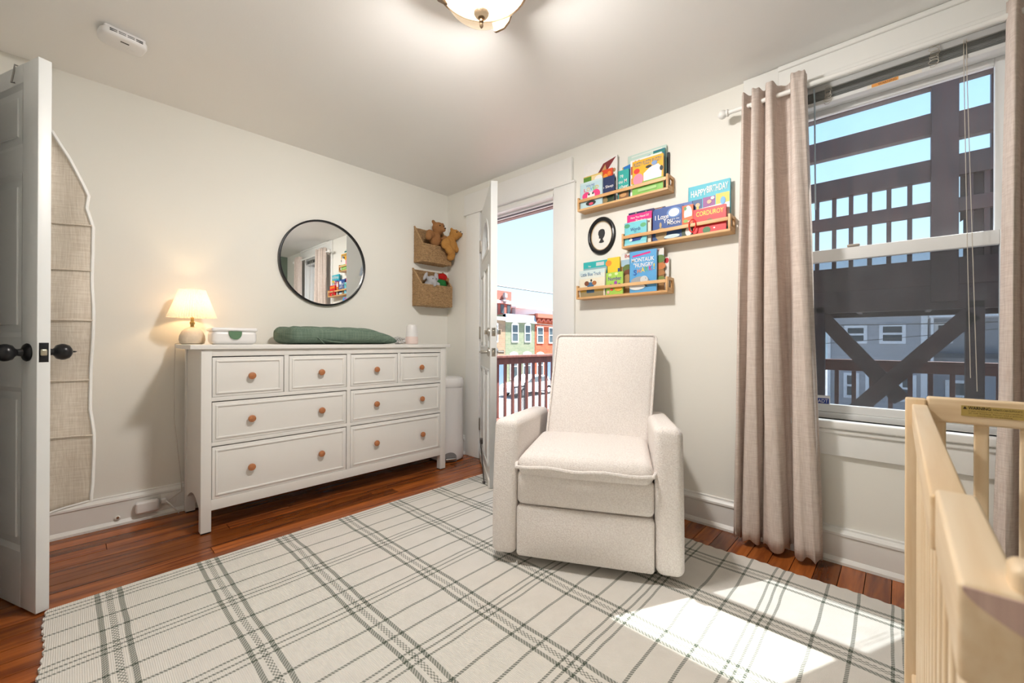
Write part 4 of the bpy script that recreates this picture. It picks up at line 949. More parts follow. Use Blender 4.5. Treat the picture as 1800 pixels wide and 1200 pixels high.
book('turquoise book reading HAPPY BIRTHDAY standing tallest on the middle ledge', -2.184, -2.396, B2, 1.834, -.040, (.02, .42, .55),
     [('r', .085, .10, .99, .44, WHT), ('r', .085, .50, .345, .72, (.02, .07, .22)), ('r', .365, .52, .655, .73, (.24, .03, .24)), ('r', .675, .50, .985, .75, (.82, .52, .03)), ('p', [(.085, .52), (.99, .56), (.99, .44), (.085, .40)], WHT), ('t', 'HAPPY', .26, .845, .38, .13, WHT, 0), ('t', 'BIRTHDAY', .71, .875, .50, .13, WHT, 0), ('e', .24, .61, .055, .04, (.70, .42, .24)), ('e', .24, .55, .03, .04, (.80, .50, .05)), ('e', .52, .63, .055, .04, (.65, .38, .22)), ('e', .60, .69, .045, .03, (.75, .66, .70)), ('e', .84, .60, .06, .075, (.10, .38, .75)), ('e', .24, .47, .10, .025, (.04, .08, .03))], th=.012)
book('white paged book behind the birthday book at the ledge end', -2.25, -2.399, B2, 1.790, -.026, (.74, .77, .72), th=.012)
# lowest ledge
book('cream board book reading Little Blue Truck, leftmost on the lowest ledge', -1.494, -1.684, B3, 1.448, -.072, (.78, .74, .60), [('r', 0, .82, 1, 1, (.62, .74, .74)), ('p', [(0, .82), (1, .85), (1, .70), (0, .68)], (.72, .76, .70)), ('t', 'Little Blue Truck', .46, .84, .78, .13, (.03, .14, .30)), ('r', .05, .18, .95, .36, (.62, .42, .08)), ('r', .05, 0, .95, .18, (.30, .24, .12)), ('e', .45, .41, .13, .13, (.06, .16, .30)), ('e', .30, .50, .09, .09, (.20, .07, .03)), ('e', .60, .50, .08, .08, (.42, .16, .05)), ('r', .30, .14, .60, .26, (.04, .10, .18)), ('e', .48, .60, .03, .05, (.03, .03, .03))], th=.012)
book('teal book with a grey band behind the cream truck book', -1.506, -1.682, B3, 1.506, -.044, (.03, .43, .44), [('r', .0, .72, 1, .82, (.28, .45, .50)), ('r', .55, .86, .88, .96, (.58, .62, .64)), ('t', 'Say', .28, .87, .12, .05, WHT)])
book('yellow and orange book behind the green number book', -1.686, -1.772, B3, 1.512, -.046, (.82, .58, .04), [('e', .1, .86, .25, .08, (.85, .28, .04)), ('r', .85, .45, 1, .70, (.03, .07, .24))])
book('lime green book reading Number on the lowest ledge', -1.692, -1.808, B3, 1.414, -.073, (.36, .62, .10), [('e', .25, .9, .1, .06, (.62, .74, .40)), ('e', .62, .92, .1, .06, (.62, .74, .40)), ('t', 'Number', .53, .72, .78, .17, (.14, .03, .32)), ('e', .58, .52, .09, .09, (.28, .06, .36)), ('e', .30, .42, .08, .07, (.16, .05, .28)), ('e', .8, .42, .08, .08, (.03, .08, .30)), ('e', .35, .24, .08, .06, (.70, .06, .05)), ('e', .75, .24, .22, .10, (.80, .42, .05)), ('e', .15, .12, .08, .07, (.75, .40, .42))], th=.012)
book('blue book reading MONTAUK the HUNGRY SHARK with a grey fish', -1.850, -2.018, B3, 1.522, -.070, (.10, .36, .68),
     [('p', [(.12, .90), (.78, .955), (.78, .915), (.12, .86)], (.70, .02, .22)), ('t', 'MONTAUK', .50, .785, .84, .10, WHT, 0), ('t', 'the', .22, .70, .14, .04, WHT), ('t', 'HUNGRY', .56, .655, .66, .10, WHT, 0), ('t', 'S', .22, .49, .12, .13, (.03, .10, .40)), ('t', 'H', .36, .52, .11, .10, (.80, .22, .04)), ('t', 'A', .51, .54, .13, .12, (.86, .62, .04)), ('t', 'R', .65, .55, .11, .11, (.15, .50, .18)), ('t', 'K', .79, .56, .11, .11, (.70, .04, .24)), ('t', '!', .92, .59, .04, .14, (.86, .66, .06)),
      ('e', .40, .27, .34, .115, (.34, .37, .40)), ('e', .30, .15, .30, .085, (.74, .76, .76)), ('e', .56, .30, .14, .09, (.62, .64, .64)), ('e', .62, .33, .012, .01, (.02, .02, .02)), ('p', [(.55, .18), (.66, .12), (.62, .23)], (.10, .12, .14))], th=.012)
book('tall illustrated book with brown animals behind the blue shark book', -1.782, -2.050, B3, 1.527, -.044, (.34, .19, .07), [('r', 0, .84, 1, 1, (.72, .72, .70)), ('r', 0, .68, 1, .84, (.36, .52, .62)), ('t', 'Be', .155, .925, .13, .08, (.40, .03, .03)), ('e', .16, .62, .13, .10, (.12, .18, .05)), ('e', .18, .50, .13, .10, (.17, .06, .03)), ('e', .16, .32, .13, .16, (.44, .27, .11)), ('e', .92, .75, .10, .09, (.12, .22, .06)), ('e', .93, .58, .11, .08, (.56, .20, .06)), ('e', .92, .42, .11, .06, (.40, .18, .06)), ('e', .94, .3, .08, .05, (.20, .25, .06)), ('t', 'ar', .88, .95, .06, .05, (.40, .03, .03))])
book('white book with red corner at the right end of the lowest ledge', -1.95, -2.072, B3, 1.472, -.028, (.76, .75, .72), [('e', .90, .90, .10, .08, (.55, .02, .04))], th=.012)
# red carabiner clip hanging on the middle ledge bar
cl_ = G().tube([(-.0945+.004*math.sin(t*2), -2.226-.018*math.cos(t), 1.606+.034*math.sin(t)) for t in [2*math.pi*k/24 for k in range(25)]], .0032, 7)
tag(cl_.obj('ring_clip', plain('clip_red', (.75, .02, .015), .3), None, True), 'red ring hooked over the bar of the middle ledge', 'clip')

# oval silhouette picture
ov = thing('oval_picture', 'oval black framed silhouette portrait between the book ledges', 'picture', (0, -1.619, 1.551))
MO = Matrix.Translation((0, -1.619, 1.6735)) @ MX
def oval(a, b, n=40): return [(a*math.cos(2*math.pi*k/n), b*math.sin(2*math.pi*k/n)) for k in range(n)]
g = G(); rings = [(1.0, 0.), (1.0, .010), (.96, .018), (.88, .021), (.80, .018), (.76, .010), (.75, .004)]
V = [(.101*r*math.cos(2*math.pi*k/48)+0, .1225*(r-.0)*math.sin(2*math.pi*k/48), z) for r, z in rings for k in range(48)]
Fc = [(i*48+k, i*48+(k+1) % 48, (i+1)*48+(k+1) % 48, (i+1)*48+k) for i in range(len(rings)-1) for k in range(48)]
g.add(V, Fc, MO).obj('oval_frame', BLACK, ov, True)
g = G(); V = [(.101*r*math.cos(2*math.pi*k/48), .1225*r*math.sin(2*math.pi*k/48), z) for r, z in ((.765, .006), (.765, .0095), (.73, .0095), (.73, .006)) for k in range(48)]
g.add(V, [(i*48+k, i*48+(k+1) % 48, (i+1)*48+(k+1) % 48, (i+1)*48+k) for i in range(3) for k in range(48)], MO).obj('gilt_liner', plain('gilt', (.50, .36, .20), .5, .3), ov, True)
g = G(); g.add([(p[0], p[1], z) for z in (.002, .005) for p in oval(.077, .093)], [tuple(range(40)), tuple(range(40, 80))]+[(k, (k+1) % 40, 40+(k+1) % 40, 40+k) for k in range(40)], MO).obj('picture_mat', ink((.76, .75, .71), .7), ov)
sil = [(-.024, .030), (-.020, .040), (-.008, .046), (.008, .046), (.020, .040), (.026, .028), (.027, .014), (.022, .004), (.020, -.004), (.022, -.012), (.010, -.014), (.008, -.020), (.014, -.030), (.022, -.037), (.012, -.043), (.0, -.044), (-.014, -.042), (-.020, -.036), (-.012, -.028), (-.009, -.018), (-.016, -.010), (-.023, .002), (-.026, .016)]
sil = [(-x*.95, y_-.002) for x, y_ in sil]; k = len(sil)
G().add([(p[0], p[1], z) for z in (.005, .0056) for p in sil], [tuple(range(k)), tuple(range(k, 2*k))]+[(i, (i+1) % k, k+(i+1) % k, k+i) for i in range(k)], MO).obj('silhouette', ink((.03, .03, .033), .7), ov)

# ------------------------------------------------------------------ ceiling fixtures
sd = thing('smoke_detector', 'rounded white smoke alarm on the ceiling above the entry door', 'smoke alarm', (-2.20, -.56, H-.042))
MS = Matrix.Translation((-2.216, -.545, H)) @ Matrix.Rotation(R(8), 4, 'Z')
G().rbox((-.068, -.05, -.016), (.068, .05, -.0005), .0155, 3, MS).obj('mounting_plate', WHITEPL, sd, True)
def sup(a_, b_, n_=44, e=.55):
    return [(a_*abs(math.cos(t))**e*(1 if math.cos(t) > 0 else -1), b_*abs(math.sin(t))**e*(1 if math.sin(t) > 0 else -1)) for t in [2*math.pi*k/n_ for k in range(n_)]]
V = []; lv = [(.96, -.013), (1.0, -.016), (1.0, -.030), (.95, -.038), (.85, -.0415), (.3, -.0425)]
for f_, z in lv: V += [(p[0], p[1], z) for p in sup(.078*f_, .060*f_)]
nn = 44; Fc = [(i*nn+k, i*nn+(k+1) % nn, (i+1)*nn+(k+1) % nn, (i+1)*nn+k) for i in range(len(lv)-1) for k in range(nn)]+[tuple(range(nn)), tuple((len(lv)-1)*nn+k for k in range(nn))]
G().add(V, Fc, MS).obj('cover', WHITEPL, sd, True)
for i in range(4):
    G().box((-.052+i*.028, -.0608, -.029), (-.029+i*.028, -.057, -.0265), MS).box((-.052+i*.028, -.0608, -.0225), (-.029+i*.028, -.057, -.020), MS).obj('vent_slot', plain('slot_grey', (.06, .06, .06), .7), sd)
G().box((-.012, -.030, -.0428), (.016, -.022, -.0415), MS).obj('label_strip', plain('slot_dark', (.05, .045, .04), .7), sd)
G().lathe([(.012, -.0432), (.012, -.0415)], 18, M=MS @ Matrix.Translation((.03, .012, 0))).obj('test_button', WHITEPL, sd, True)

ll = (-1.372, -1.950)
cl = thing('ceiling_light', 'flush ceiling light with alabaster glass bowl and bronze straps, lit', 'ceiling light', (ll[0], ll[1], 2.095))
G().lathe([(.165, H-.001), (.174, H-.008), (.176, H-.05), (.170, H-.072), (.160, H-.074), (.158, H-.03), (.01, H-.028)], 40, (ll[0], ll[1], 0)).obj('canopy_ring', BRONZE, cl, True)
def alabaster():
    k = N('alabaster_glass'); k.t.nodes.remove(k.b)
    n_ = k.noise(k.coord(), 14, 4, .6, .8)
    em = k.n('Emission'); k.l(k.mix(n_, (1, .66, .36), (1, .84, .60)), em.inputs[0]); em.inputs[1].default_value = .8
    tr = k.n('BsdfTransparent'); tr.inputs[0].default_value = (1, .97, .93, 1)
    ad_ = k.n('MixShader'); ad_.inputs[0].default_value = .74; k.l(em.outputs[0], ad_.inputs[1]); k.l(tr.outputs[0], ad_.inputs[2]); k.l(ad_.outputs[0], k.o.inputs[0]); return k.m
bowlp = [(.150, 2.268), (.147, 2.240), (.136, 2.208), (.116, 2.178), (.086, 2.152), (.05, 2.137), (.010, 2.131)]
G().lathe(bowlp, 40, (ll[0], ll[1], 0), cap=False).obj('glass_bowl', alabaster(), cl, True)
G().lathe([(.002, 2.094), (.006, 2.100), (.0075, 2.108), (.004, 2.112), (.0085, 2.117), (.0085, 2.124), (.006, 2.126), (.010, 2.130), (.022, 2.137), (.027, 2.146), (.027, 2.149)], 24, (ll[0], ll[1], 0)).obj('finial', BRONZE, cl, True)
for a in (20, 140, 260):
    ca, sa = math.cos(R(a)), math.sin(R(a)); V = []
    pr = [(.160, 2.285), (.172, 2.262), (.166, 2.226), (.148, 2.192), (.124, 2.168)]
    for q, (r_, z) in enumerate(pr):
        wd = (.050, .044, .034, .022, .004)[q]
        for e in (-wd, wd):
            for dr_ in (-.004, .006): V.append((ll[0]+(r_+dr_)*ca-e*sa, ll[1]+(r_+dr_)*sa+e*ca, z))
    Fc = []
    for q in range(4):
        i = q*4; Fc += [(i, i+1, i+5, i+4), (i+2, i+6, i+7, i+3), (i, i+4, i+6, i+2), (i+1, i+3, i+7, i+5)]
    Fc += [(0, 2, 3, 1), (16, 17, 19, 18)]
    G().add(V, Fc).obj('strap', BRONZE, cl, True)
def bulb_mat():
    k = N('frosted_bulb'); k.t.nodes.remove(k.b); em = k.n('Emission'); em.inputs[0].default_value = (1, .85, .62, 1); em.inputs[1].default_value = 6
    tr = k.n('BsdfTransparent'); mx = k.n('MixShader'); mx.inputs[0].default_value = .7; k.l(em.outputs[0], mx.inputs[1]); k.l(tr.outputs[0], mx.inputs[2]); k.l(mx.outputs[0], k.o.inputs[0]); return k.m
BULB = bulb_mat()
for i, (dx, dy) in enumerate(((.055, .03), (-.055, -.03))):
    G().ball((ll[0]+dx, ll[1]+dy, 2.232), (.028, .028, .034), 14, 10).obj('bulb', BULB, cl, True)
    L = bpy.data.lights.new('ceiling_bulb', 'POINT'); lo = bpy.data.objects.new('ceiling_bulb', L); COL.objects.link(lo)
    lo.location = (ll[0]+dx*.8, ll[1]+dy*.8, 2.250); L.energy = LAMP_W/2; L.color = (1, .985, .975); L.shadow_soft_size = .08; attach(lo, cl)

# ------------------------------------------------------------------ outside: deck, railings, stair landing
dk = thing('wooden_deck', 'brown plank deck outside the balcony door', 'deck', (1.9, -1.7, -.16))
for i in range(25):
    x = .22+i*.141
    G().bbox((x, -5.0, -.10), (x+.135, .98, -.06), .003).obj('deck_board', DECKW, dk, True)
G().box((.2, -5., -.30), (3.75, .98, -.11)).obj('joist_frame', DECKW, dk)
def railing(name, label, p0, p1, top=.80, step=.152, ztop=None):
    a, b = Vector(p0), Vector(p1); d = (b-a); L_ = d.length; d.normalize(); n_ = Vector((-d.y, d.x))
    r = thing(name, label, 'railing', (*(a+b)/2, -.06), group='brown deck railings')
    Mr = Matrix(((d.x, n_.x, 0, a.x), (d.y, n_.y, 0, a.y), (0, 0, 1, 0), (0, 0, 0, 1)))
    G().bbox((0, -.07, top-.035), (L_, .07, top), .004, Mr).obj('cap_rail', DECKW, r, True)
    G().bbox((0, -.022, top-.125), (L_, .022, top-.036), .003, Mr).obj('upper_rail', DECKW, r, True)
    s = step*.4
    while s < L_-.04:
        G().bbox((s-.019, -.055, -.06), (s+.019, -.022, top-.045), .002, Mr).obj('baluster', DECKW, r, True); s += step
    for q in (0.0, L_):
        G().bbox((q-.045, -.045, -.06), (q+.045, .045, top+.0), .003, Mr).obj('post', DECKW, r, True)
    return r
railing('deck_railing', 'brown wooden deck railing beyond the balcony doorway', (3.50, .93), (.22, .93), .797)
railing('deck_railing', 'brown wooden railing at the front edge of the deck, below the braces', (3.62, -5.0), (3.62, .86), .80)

DKD = wood('deck_stain_shaded', (.046, .017, .014), (.022, .009, .008), 2, .65, .5, tone=.25)  # same deck stain darkened, so the landing's shade is in the colour
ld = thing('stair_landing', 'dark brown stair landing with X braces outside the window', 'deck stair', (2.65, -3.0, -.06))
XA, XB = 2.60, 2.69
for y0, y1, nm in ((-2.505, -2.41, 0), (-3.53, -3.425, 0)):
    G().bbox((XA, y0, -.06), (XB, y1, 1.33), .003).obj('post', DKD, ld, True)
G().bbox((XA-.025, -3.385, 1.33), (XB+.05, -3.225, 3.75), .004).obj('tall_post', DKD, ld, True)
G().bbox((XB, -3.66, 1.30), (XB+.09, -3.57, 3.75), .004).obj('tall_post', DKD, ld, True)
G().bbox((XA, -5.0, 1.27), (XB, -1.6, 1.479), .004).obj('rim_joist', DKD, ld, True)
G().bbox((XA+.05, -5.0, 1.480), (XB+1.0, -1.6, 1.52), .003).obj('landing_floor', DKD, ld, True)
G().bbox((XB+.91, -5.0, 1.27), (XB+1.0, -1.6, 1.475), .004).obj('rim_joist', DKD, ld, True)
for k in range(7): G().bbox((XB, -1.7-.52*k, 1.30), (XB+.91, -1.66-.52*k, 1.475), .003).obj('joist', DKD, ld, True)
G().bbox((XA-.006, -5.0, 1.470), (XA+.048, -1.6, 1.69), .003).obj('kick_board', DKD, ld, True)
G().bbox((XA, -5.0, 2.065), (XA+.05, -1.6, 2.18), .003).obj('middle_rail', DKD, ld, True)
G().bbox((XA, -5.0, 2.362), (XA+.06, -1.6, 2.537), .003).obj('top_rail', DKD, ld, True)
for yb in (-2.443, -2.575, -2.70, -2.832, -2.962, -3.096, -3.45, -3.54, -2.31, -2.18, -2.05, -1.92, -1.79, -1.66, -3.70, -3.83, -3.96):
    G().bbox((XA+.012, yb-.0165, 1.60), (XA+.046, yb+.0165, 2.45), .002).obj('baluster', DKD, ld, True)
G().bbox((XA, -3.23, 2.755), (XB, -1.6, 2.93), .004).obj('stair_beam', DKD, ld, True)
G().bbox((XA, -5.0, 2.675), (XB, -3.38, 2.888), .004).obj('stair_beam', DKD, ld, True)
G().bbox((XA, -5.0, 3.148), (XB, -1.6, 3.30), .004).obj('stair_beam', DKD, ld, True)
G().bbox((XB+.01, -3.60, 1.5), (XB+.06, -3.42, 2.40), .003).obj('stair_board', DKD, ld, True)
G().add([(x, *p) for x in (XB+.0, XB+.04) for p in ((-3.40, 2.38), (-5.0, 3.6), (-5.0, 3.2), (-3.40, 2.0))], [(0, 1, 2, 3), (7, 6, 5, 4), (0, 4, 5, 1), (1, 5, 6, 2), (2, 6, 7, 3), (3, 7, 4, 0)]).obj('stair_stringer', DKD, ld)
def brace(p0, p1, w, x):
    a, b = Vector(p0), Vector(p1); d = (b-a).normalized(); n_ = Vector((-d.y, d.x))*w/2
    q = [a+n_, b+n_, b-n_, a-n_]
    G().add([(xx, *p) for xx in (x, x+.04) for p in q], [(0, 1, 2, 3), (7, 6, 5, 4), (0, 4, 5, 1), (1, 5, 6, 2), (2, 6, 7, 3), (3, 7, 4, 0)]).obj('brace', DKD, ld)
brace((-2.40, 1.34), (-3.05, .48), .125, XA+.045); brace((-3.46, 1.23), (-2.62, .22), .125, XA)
# added porch roof, out of view, blocks sun through the balcony door
pr_ = thing('porch_roof', 'unseen porch roof added to block sun at the balcony door', 'roof', (.9, -.9, 2.55))
G().add([(x, y, z) for x, zz in ((.16, 2.95), (1.75, 2.72)) for y in (-2.25, 1.6) for z in (zz, zz+.06)], [(0, 1, 3, 2), (4, 6, 7, 5), (0, 4, 5, 1), (2, 3, 7, 6), (0, 2, 6, 4), (1, 5, 7, 3)]).obj('roof_panel', plain('roof_grey', (.25, .25, .25), .8), pr_)
for k in range(7): G().box((.16, -2.2+.62*k, 2.66), (1.7, -2.16+.62*k, 2.74)).obj('rafter', DECKW, pr_)
G().box((1.62, -2.25, 2.62), (1.70, 1.6, 2.74)).obj('fascia_beam', DECKW, pr_)

# ------------------------------------------------------------------ outside: street
GZ = -2.9
def brick(name, c1, c2, mort, sc=1.):
    k = N(name); t = k.n('TexCoord'); b = k.n('TexBrick'); mp = k.n('Mapping'); mp.inputs['Rotation'].default_value = (R(90), 0, 0)
    k.l(t.outputs['Object'], mp.inputs[0]); k.l(mp.outputs[0], b.inputs['Vector'])
    b.inputs['Color1'].default_value = (*c1, 1); b.inputs['Color2'].default_value = (*c2, 1); b.inputs['Mortar'].default_value = (*mort, 1)
    b.inputs['Scale'].default_value = 1.6*sc; b.inputs['Mortar Size'].default_value = .012
    k.l(b.outputs['Color'], k.b.inputs['Base Color']); k.b.inputs['Roughness'].default_value = .9; return k.m
GREENB = brick('pale_green_brick', (.135, .165, .10), (.175, .19, .12), (.19, .20, .16)); ORANGEB = brick('orange_brick', (.32, .05, .015), (.38, .08, .024), (.22, .09, .06)); TANB = brick('tan_brick', (.20, .13, .08), (.24, .16, .095), (.20, .17, .14))
struct(G().box((-30, -60, GZ-.3), (90, 90, GZ)).obj('ground_street', plain('asphalt', (.30, .30, .31), .9, var=.12, sc=1.5)), 'grey street far below the deck')
tag(G().box((5, 18.2, GZ), (60, 20, GZ+.14)).obj('sidewalk', plain('concrete', (.52, .51, .49), .9)), 'pale sidewalk in front of the row houses', 'sidewalk')
FW = plain('white_frame', (.78, .79, .80), .5)
def hwin(root, x0, x1, z0, z1, y=20., arch=.12):
    w = G().box((x0-.06, y-.05, z0-.10), (x1+.06, y+.05, z0)).box((x0-.06, y-.04, z0), (x0, y+.05, z1)).box((x1, y-.04, z0), (x1+.06, y+.05, z1)).box((x0, y-.04, (z0+z1)/2-.03), (x1, y+.02, (z0+z1)/2+.03))
    n_ = 8; pts = [(z1+arch*math.sin(math.pi*k/n_)+.10, x0-.06+(x1-x0+.12)*(1-k/n_)) for k in range(n_+1)]+[(z1, x0-.06), (z1, x1+.06)]
    w.prism(pts, 1, y-.05, y+.03); o = w.obj('window', FW, root); G().box((x0, y-.012, z0), (x1, y+.01, z1)).obj('pane', FARGLASS, o)
def rowhouse(label, x0, x1, mat, zr, wins, cornice, doors, y=20.):
    h = thing('row_house', label, 'house', ((x0+x1)/2, y+4, GZ), group='row houses across the street')
    G().box((x0, y, GZ), (x1, y+5.5, zr)).obj('wall', mat, h)
    cornice(h)
    for a in wins: hwin(h, *a, y=y)
    for xa, xb in doors: G().box((xa, y-.04, GZ+.3), (xb, y+.02, GZ+2.4)).obj('door', plain('house_door', (.10, .16, .28), .5), h)
def corn_g2(h):
    G().add([(x, y, z) for x in (21.42, 25.05) for y, z in ((19.80, 2.66), (19.98, 3.25), (20.3, 3.25), (20.3, 2.66))], [(0, 1, 2, 3), (7, 6, 5, 4), (0, 4, 5, 1), (1, 5, 6, 2), (2, 6, 7, 3), (3, 7, 4, 0)]).obj('mansard_roof', plain('roof_bluegrey', (.19, .235, .28), .6), h)
    G().box((21.42, 19.78, 2.58), (25.05, 20.02, 2.67)).obj('gutter', FW, h)
def corn_o(h):
    G().box((25.1, 19.7, 3.10), (31, 20.05, 3.45)).obj('cornice', plain('cornice_red', (.42, .10, .06), .8), h)
    for k in range(9):
        xc = 25.45+.62*k; pts = [(xc+r_*math.cos(a), 2.72+r_*math.sin(a)) for r_ in (.29,) for a in [math.pi*q/10 for q in range(11)]]+[(xc+.17*math.cos(a), 2.72+.17*math.sin(a)) for a in [math.pi*q/10 for q in range(10, -1, -1)]]
        G().prism([(p[1], p[0]) for p in pts], 1, 19.82, 20.05).obj('brick_arch', plain('cornice_red', (.42, .10, .06), .8), h)
    G().box((25.1, 19.88, 2.32), (31, 20.05, 2.42)).obj('belt_course', plain('cornice_red', (.42, .10, .06), .8), h)
rowhouse('pale green brick row house with arched white windows across the street', 21.42, 25.05, GREENB, 3.2, [(22.2, 22.87, 1.05, 2.36), (23.8, 24.43, 1.05, 2.36), (22.0, 22.8, -2.0, -.05), (23.6, 24.5, -2.0, -.05)], corn_g2, [(24.55, 24.95)])
rowhouse('orange brick row house with red arched cornice across the street', 25.1, 31.0, ORANGEB, 3.4, [(25.42, 26.15, .96, 2.22), (27.07, 27.75, .96, 2.22), (25.4, 26.2, -2.0, -.1), (28.8, 29.5, .96, 2.22)], corn_o, [(26.6, 27.5)])
rowhouse('tan brick house at the left end of the row across the street', 16.5, 21.40, TANB, 2.9, [(19.8, 20.5, 1.05, 2.3), (17.6, 18.3, 1.05, 2.3)], lambda h: G().box((16.5, 19.8, 2.7), (21.4, 20.05, 2.95)).obj('cornice', FW, h), [(20.6, 21.2)])
fb = thing('tall_building', 'tall reddish building rising behind the row houses', 'building', (27.6, 30, GZ))
G().box((25.0, 26.6, GZ), (29.1, 33, 6.2)).obj('wall', plain('far_brick_red', (.26, .10, .075), .9, var=.1, sc=3), fb)
G().box((25.0, 26.5, 4.9), (29.2, 26.62, 5.2)).obj('belt_course', FW, fb)
for k in range(4): G().box((25.6+k*.95, 26.56, 3.9), (26.1+k*.95, 26.65, 4.8)).obj('window', FARGLASS, fb)
wh = thing('white_rooftop', 'white flat roofed building behind the orange brick house', 'building', (32, 30, GZ))
G().box((29.3, 26.2, GZ), (36, 30, 4.55)).obj('wall', plain('far_white', (.50, .50, .51), .8), wh)
G().box((29.2, 26.0, 4.55), (36.1, 30.1, 4.7)).obj('parapet', FW, wh)
G().tube([(27.9, 26.4, 4.9), (27.9, 26.4, 6.0)], .14, 8).box((27.5, 26.2, 5.1), (28.3, 26.5, 5.25)).box((27.72, 26.2, 5.5), (28.1, 26.5, 5.9)).obj('rooftop_vent', plain('vent_grey', (.30, .30, .31), .6), fb)

# house seen through the window
sh = thing('sided_house', 'pale grey sided house with two white windows beyond the deck', 'house', (22, -1.5, GZ))
def siding():
    k = N('lap_siding'); t = k.n('TexCoord'); s = k.n('SeparateXYZ'); k.l(t.outputs['Object'], s.inputs[0])
    f = k.math('FRACT', k.math('MULTIPLY', s.outputs[2], 6.)); k.l(k.mix(f, (.33, .34, .36), (.40, .41, .43)), k.b.inputs['Base Color']); k.bump(f, .6, .02); return k.m
SID = siding()
G().box((20, -3.72, GZ), (27, -.80, 2.28)).obj('wall', SID, sh)
G().box((19.85, -3.8, 2.26), (27, -.72, 2.40)).obj('roof_trim', FW, sh)
G().box((19.93, -3.80, GZ), (20.0, -3.62, 2.3)).obj('downspout', FW, sh)
G().box((19.93, -.86, GZ), (20.0, -.76, 2.3)).obj('corner_board', FW, sh)
def xwin(root, ya, yb, z0, z1, x=20.):
    g = G().box((x-.06, yb, z0), (x+.02, yb+.11, z1)).box((x-.06, ya-.11, z0), (x+.02, ya, z1)).box((x-.06, yb+.11, z0), (x+.02, ya-.11, z0+.11)).box((x-.06, yb+.11, z1-.11), (x+.02, ya-.11, z1)).box((x-.05, yb+.11, (z0+z1)/2-.04), (x+.02, ya-.11, (z0+z1)/2+.04))
    o = g.obj('window', FW, root); G().box((x-.02, yb+.08, z0+.08), (x+.01, ya-.08, z1-.08)).obj('pane', FARGLASS, o)
xwin(sh, -1.32, -2.05, .97, 1.73); xwin(sh, -2.42, -3.20, .97, 1.77)
for a in (-1.3, -2.0, -3.0): xwin(sh, a, a-.5, -1.3, -.25)
s2 = thing('porch_house', 'grey house with a white porch roof at the right window edge', 'house', (22, -5.5, GZ))
G().box((20.6, -9., GZ), (27, -3.85, 2.0)).obj('wall', plain('blue_grey_siding', (.30, .32, .35), .8), s2)
G().box((19.4, -9., 1.95), (27, -3.83, 2.12)).obj('porch_roof', FW, s2)
G().box((20.2, -9., .45), (27, -4.0, .62)).obj('lower_roof', plain('roof_dark', (.10, .11, .12), .8), s2)
xwin(s2, -4.0, -4.5, 1.0, 1.8, 20.6); xwin(s2, -4.3, -5.0, -1.6, -.4, 20.6)
for k in range(3): G().box((19.6, -3.95-.9*k, GZ), (19.7, -3.87-.9*k, 1.95)).obj('porch_post', FW, s2)

# parked car and street details
def car(label, loc, rz, col):
    c = thing('parked_car', label, 'car', loc, rz)
    Mc = Matrix.Translation(loc) @ Matrix.Rotation(rz, 4, 'Z'); paint = plain('paint_'+label[:5], col, .2, var=0)
    body = [(-2.2, .35), (-2.25, .70), (-2.1, .92), (-1.3, .98), (1.0, .96), (1.9, .86), (2.2, .66), (2.22, .38)]
    G().prism([(y_, x_) for x_, y_ in body][::-1] if 0 else [(z_, x_) for x_, z_ in body], 1, -.86, .86, Mc).obj('body', paint, c)
    cab = [(-1.75, .95), (-1.35, 1.40), (-.2, 1.46), (.45, 1.38), (1.15, .95)]
    G().prism([(z_, x_) for x_, z_ in cab], 1, -.74, .74, Mc).obj('cabin', paint, c)
    gl = [(-1.55, .99), (-1.28, 1.33), (-.2, 1.39), (.40, 1.32), (.92, .99)]
    G().prism([(z_, x_) for x_, z_ in gl], 1, -.755, .755, Mc).obj('side_glass', FARGLASS, c)
    for wx in (-1.4, 1.4):
        for wy_ in (-.86, .72):
            w = G().lathe([(.33, 0), (.35, .03), (.35, .12), (.33, .14)], 20, M=Mc @ Matrix.Translation((wx, wy_+.14, .35)) @ Matrix.Rotation(R(90), 4, 'X')).obj('wheel', plain('tyre', (.02, .02, .02), .8), c, True)
            G().lathe([(.2, -.005), (.2, .145)], 14, M=Mc @ Matrix.Translation((wx, wy_+.14, .35)) @ Matrix.Rotation(R(90), 4, 'X')).obj('hub', plain('hub', (.4, .4, .42), .4, .6), w)
    for s_ in (-.6, .6): G().rbox((2.1, s_-.18, .62), (2.23, s_+.18, .75), .04, 3, Mc).obj('headlight', plain('lens', (.6, .6, .62), .1), c, True)
car('white hatchback parked in front of the row houses', (20.6, 16.9, GZ), R(180), (.70, .71, .72))
car('black sedan parked near the street corner', (25.6, 16.9, GZ), R(180), (.03, .03, .035))
gt = thing('iron_gate', 'dark iron gate panel at the edge of the yard below the deck', 'gate', (11.6, 9.6, GZ))
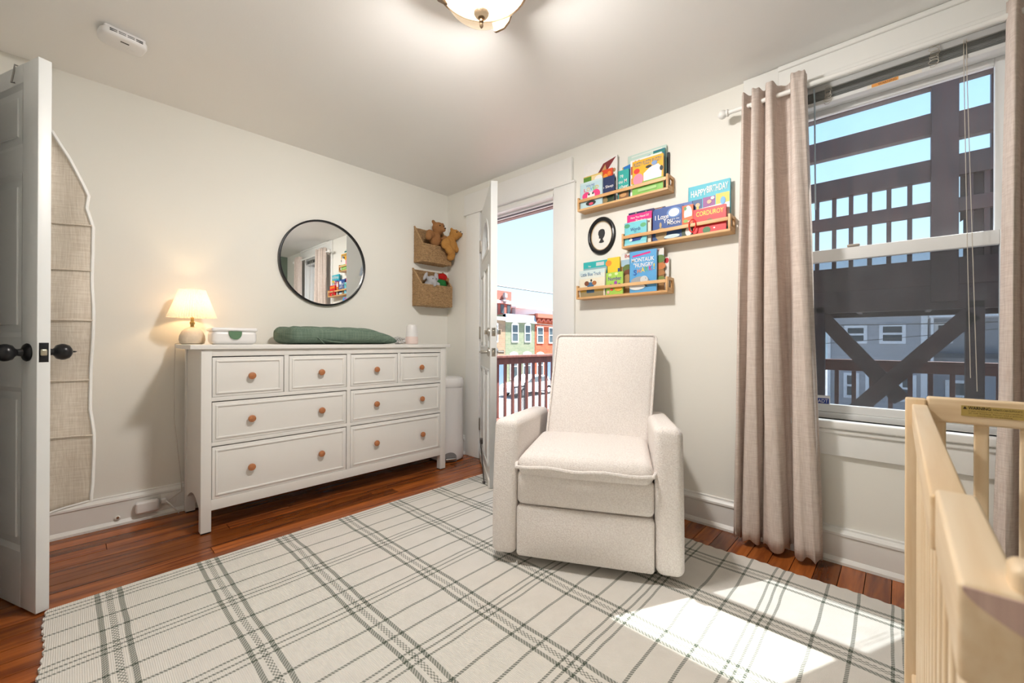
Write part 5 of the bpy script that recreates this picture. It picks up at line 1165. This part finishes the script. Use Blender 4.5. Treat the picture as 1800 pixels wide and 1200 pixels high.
G().box((11.2, 9.6, GZ), (11.26, 9.66, GZ+2.0)).box((12.0, 9.6, GZ), (12.06, 9.66, GZ+2.0)).obj('post', BLACK, gt)
for k in range(9): G().box((11.28+k*.08, 9.62, GZ+.1), (11.31+k*.08, 9.64, GZ+1.9)).obj('bar', BLACK, gt)
G().box((11.2, 9.615, GZ+1.8), (12.06, 9.645, GZ+1.86)).box((11.2, 9.615, GZ+.2), (12.06, 9.645, GZ+.26)).obj('rail', BLACK, gt)
# utility wires
WM = plain('wire_black', (.03, .03, .03), .6)
def wire(label, a, b, sag, r=.012):
    a, b = Vector(a), Vector(b)
    tag(G().tube([tuple(a.lerp(b, k/16)-Vector((0, 0, sag*4*(k/16)*(1-k/16)))) for k in range(17)], r, 5).obj('utility_wire', WM, None, True), label, 'wire', 'overhead wires')
def pole(label, x, y, top):
    p_ = thing('utility_pole', label, 'utility pole', (x, y, GZ)); PW = plain('pole_wood', (.20, .14, .09), .9, var=.2)
    G().lathe([(.15, 0), (.11, top-GZ)], 12, (x, y, GZ)).obj('shaft', PW, p_, True); G().box((x-.06, y-.9, top-.6), (x+.06, y+.9, top-.48)).obj('crossarm', PW, p_)
pole('wooden utility pole left of the row houses', 3.2, 15, 9.4); pole('wooden utility pole right of the orange brick house', 29, 8, 11.8)
pole('wooden utility pole beside the grey sided house', 15, 5, 3.2); pole('wooden utility pole beyond the porch house', 15, -9, 3.2)
wire('thick overhead wire crossing the sky in the doorway', (3.2, 15, 4.6), (29, 8, 3.3), .2, .034)
wire('thin overhead wire high across the sky in the doorway', (3.2, 15, 8.9), (29, 8, 11.3), .2, .012)
wire('slack wire in front of the green brick house', (3.2, 15, 2.9), (29, 8, 1.6), .3, .014)
wire('lower slack wire in front of the green brick house', (3.2, 15, .9), (29, 8, -.4), .2, .014)
wire('dark wire crossing the grey sided house', (15, 5, 1.9), (15, -9, 1.75), .25, .016)
wire('thin wire slanting across the grey sided house', (15, 5, .6), (15, -9, 2.0), .25, .010)
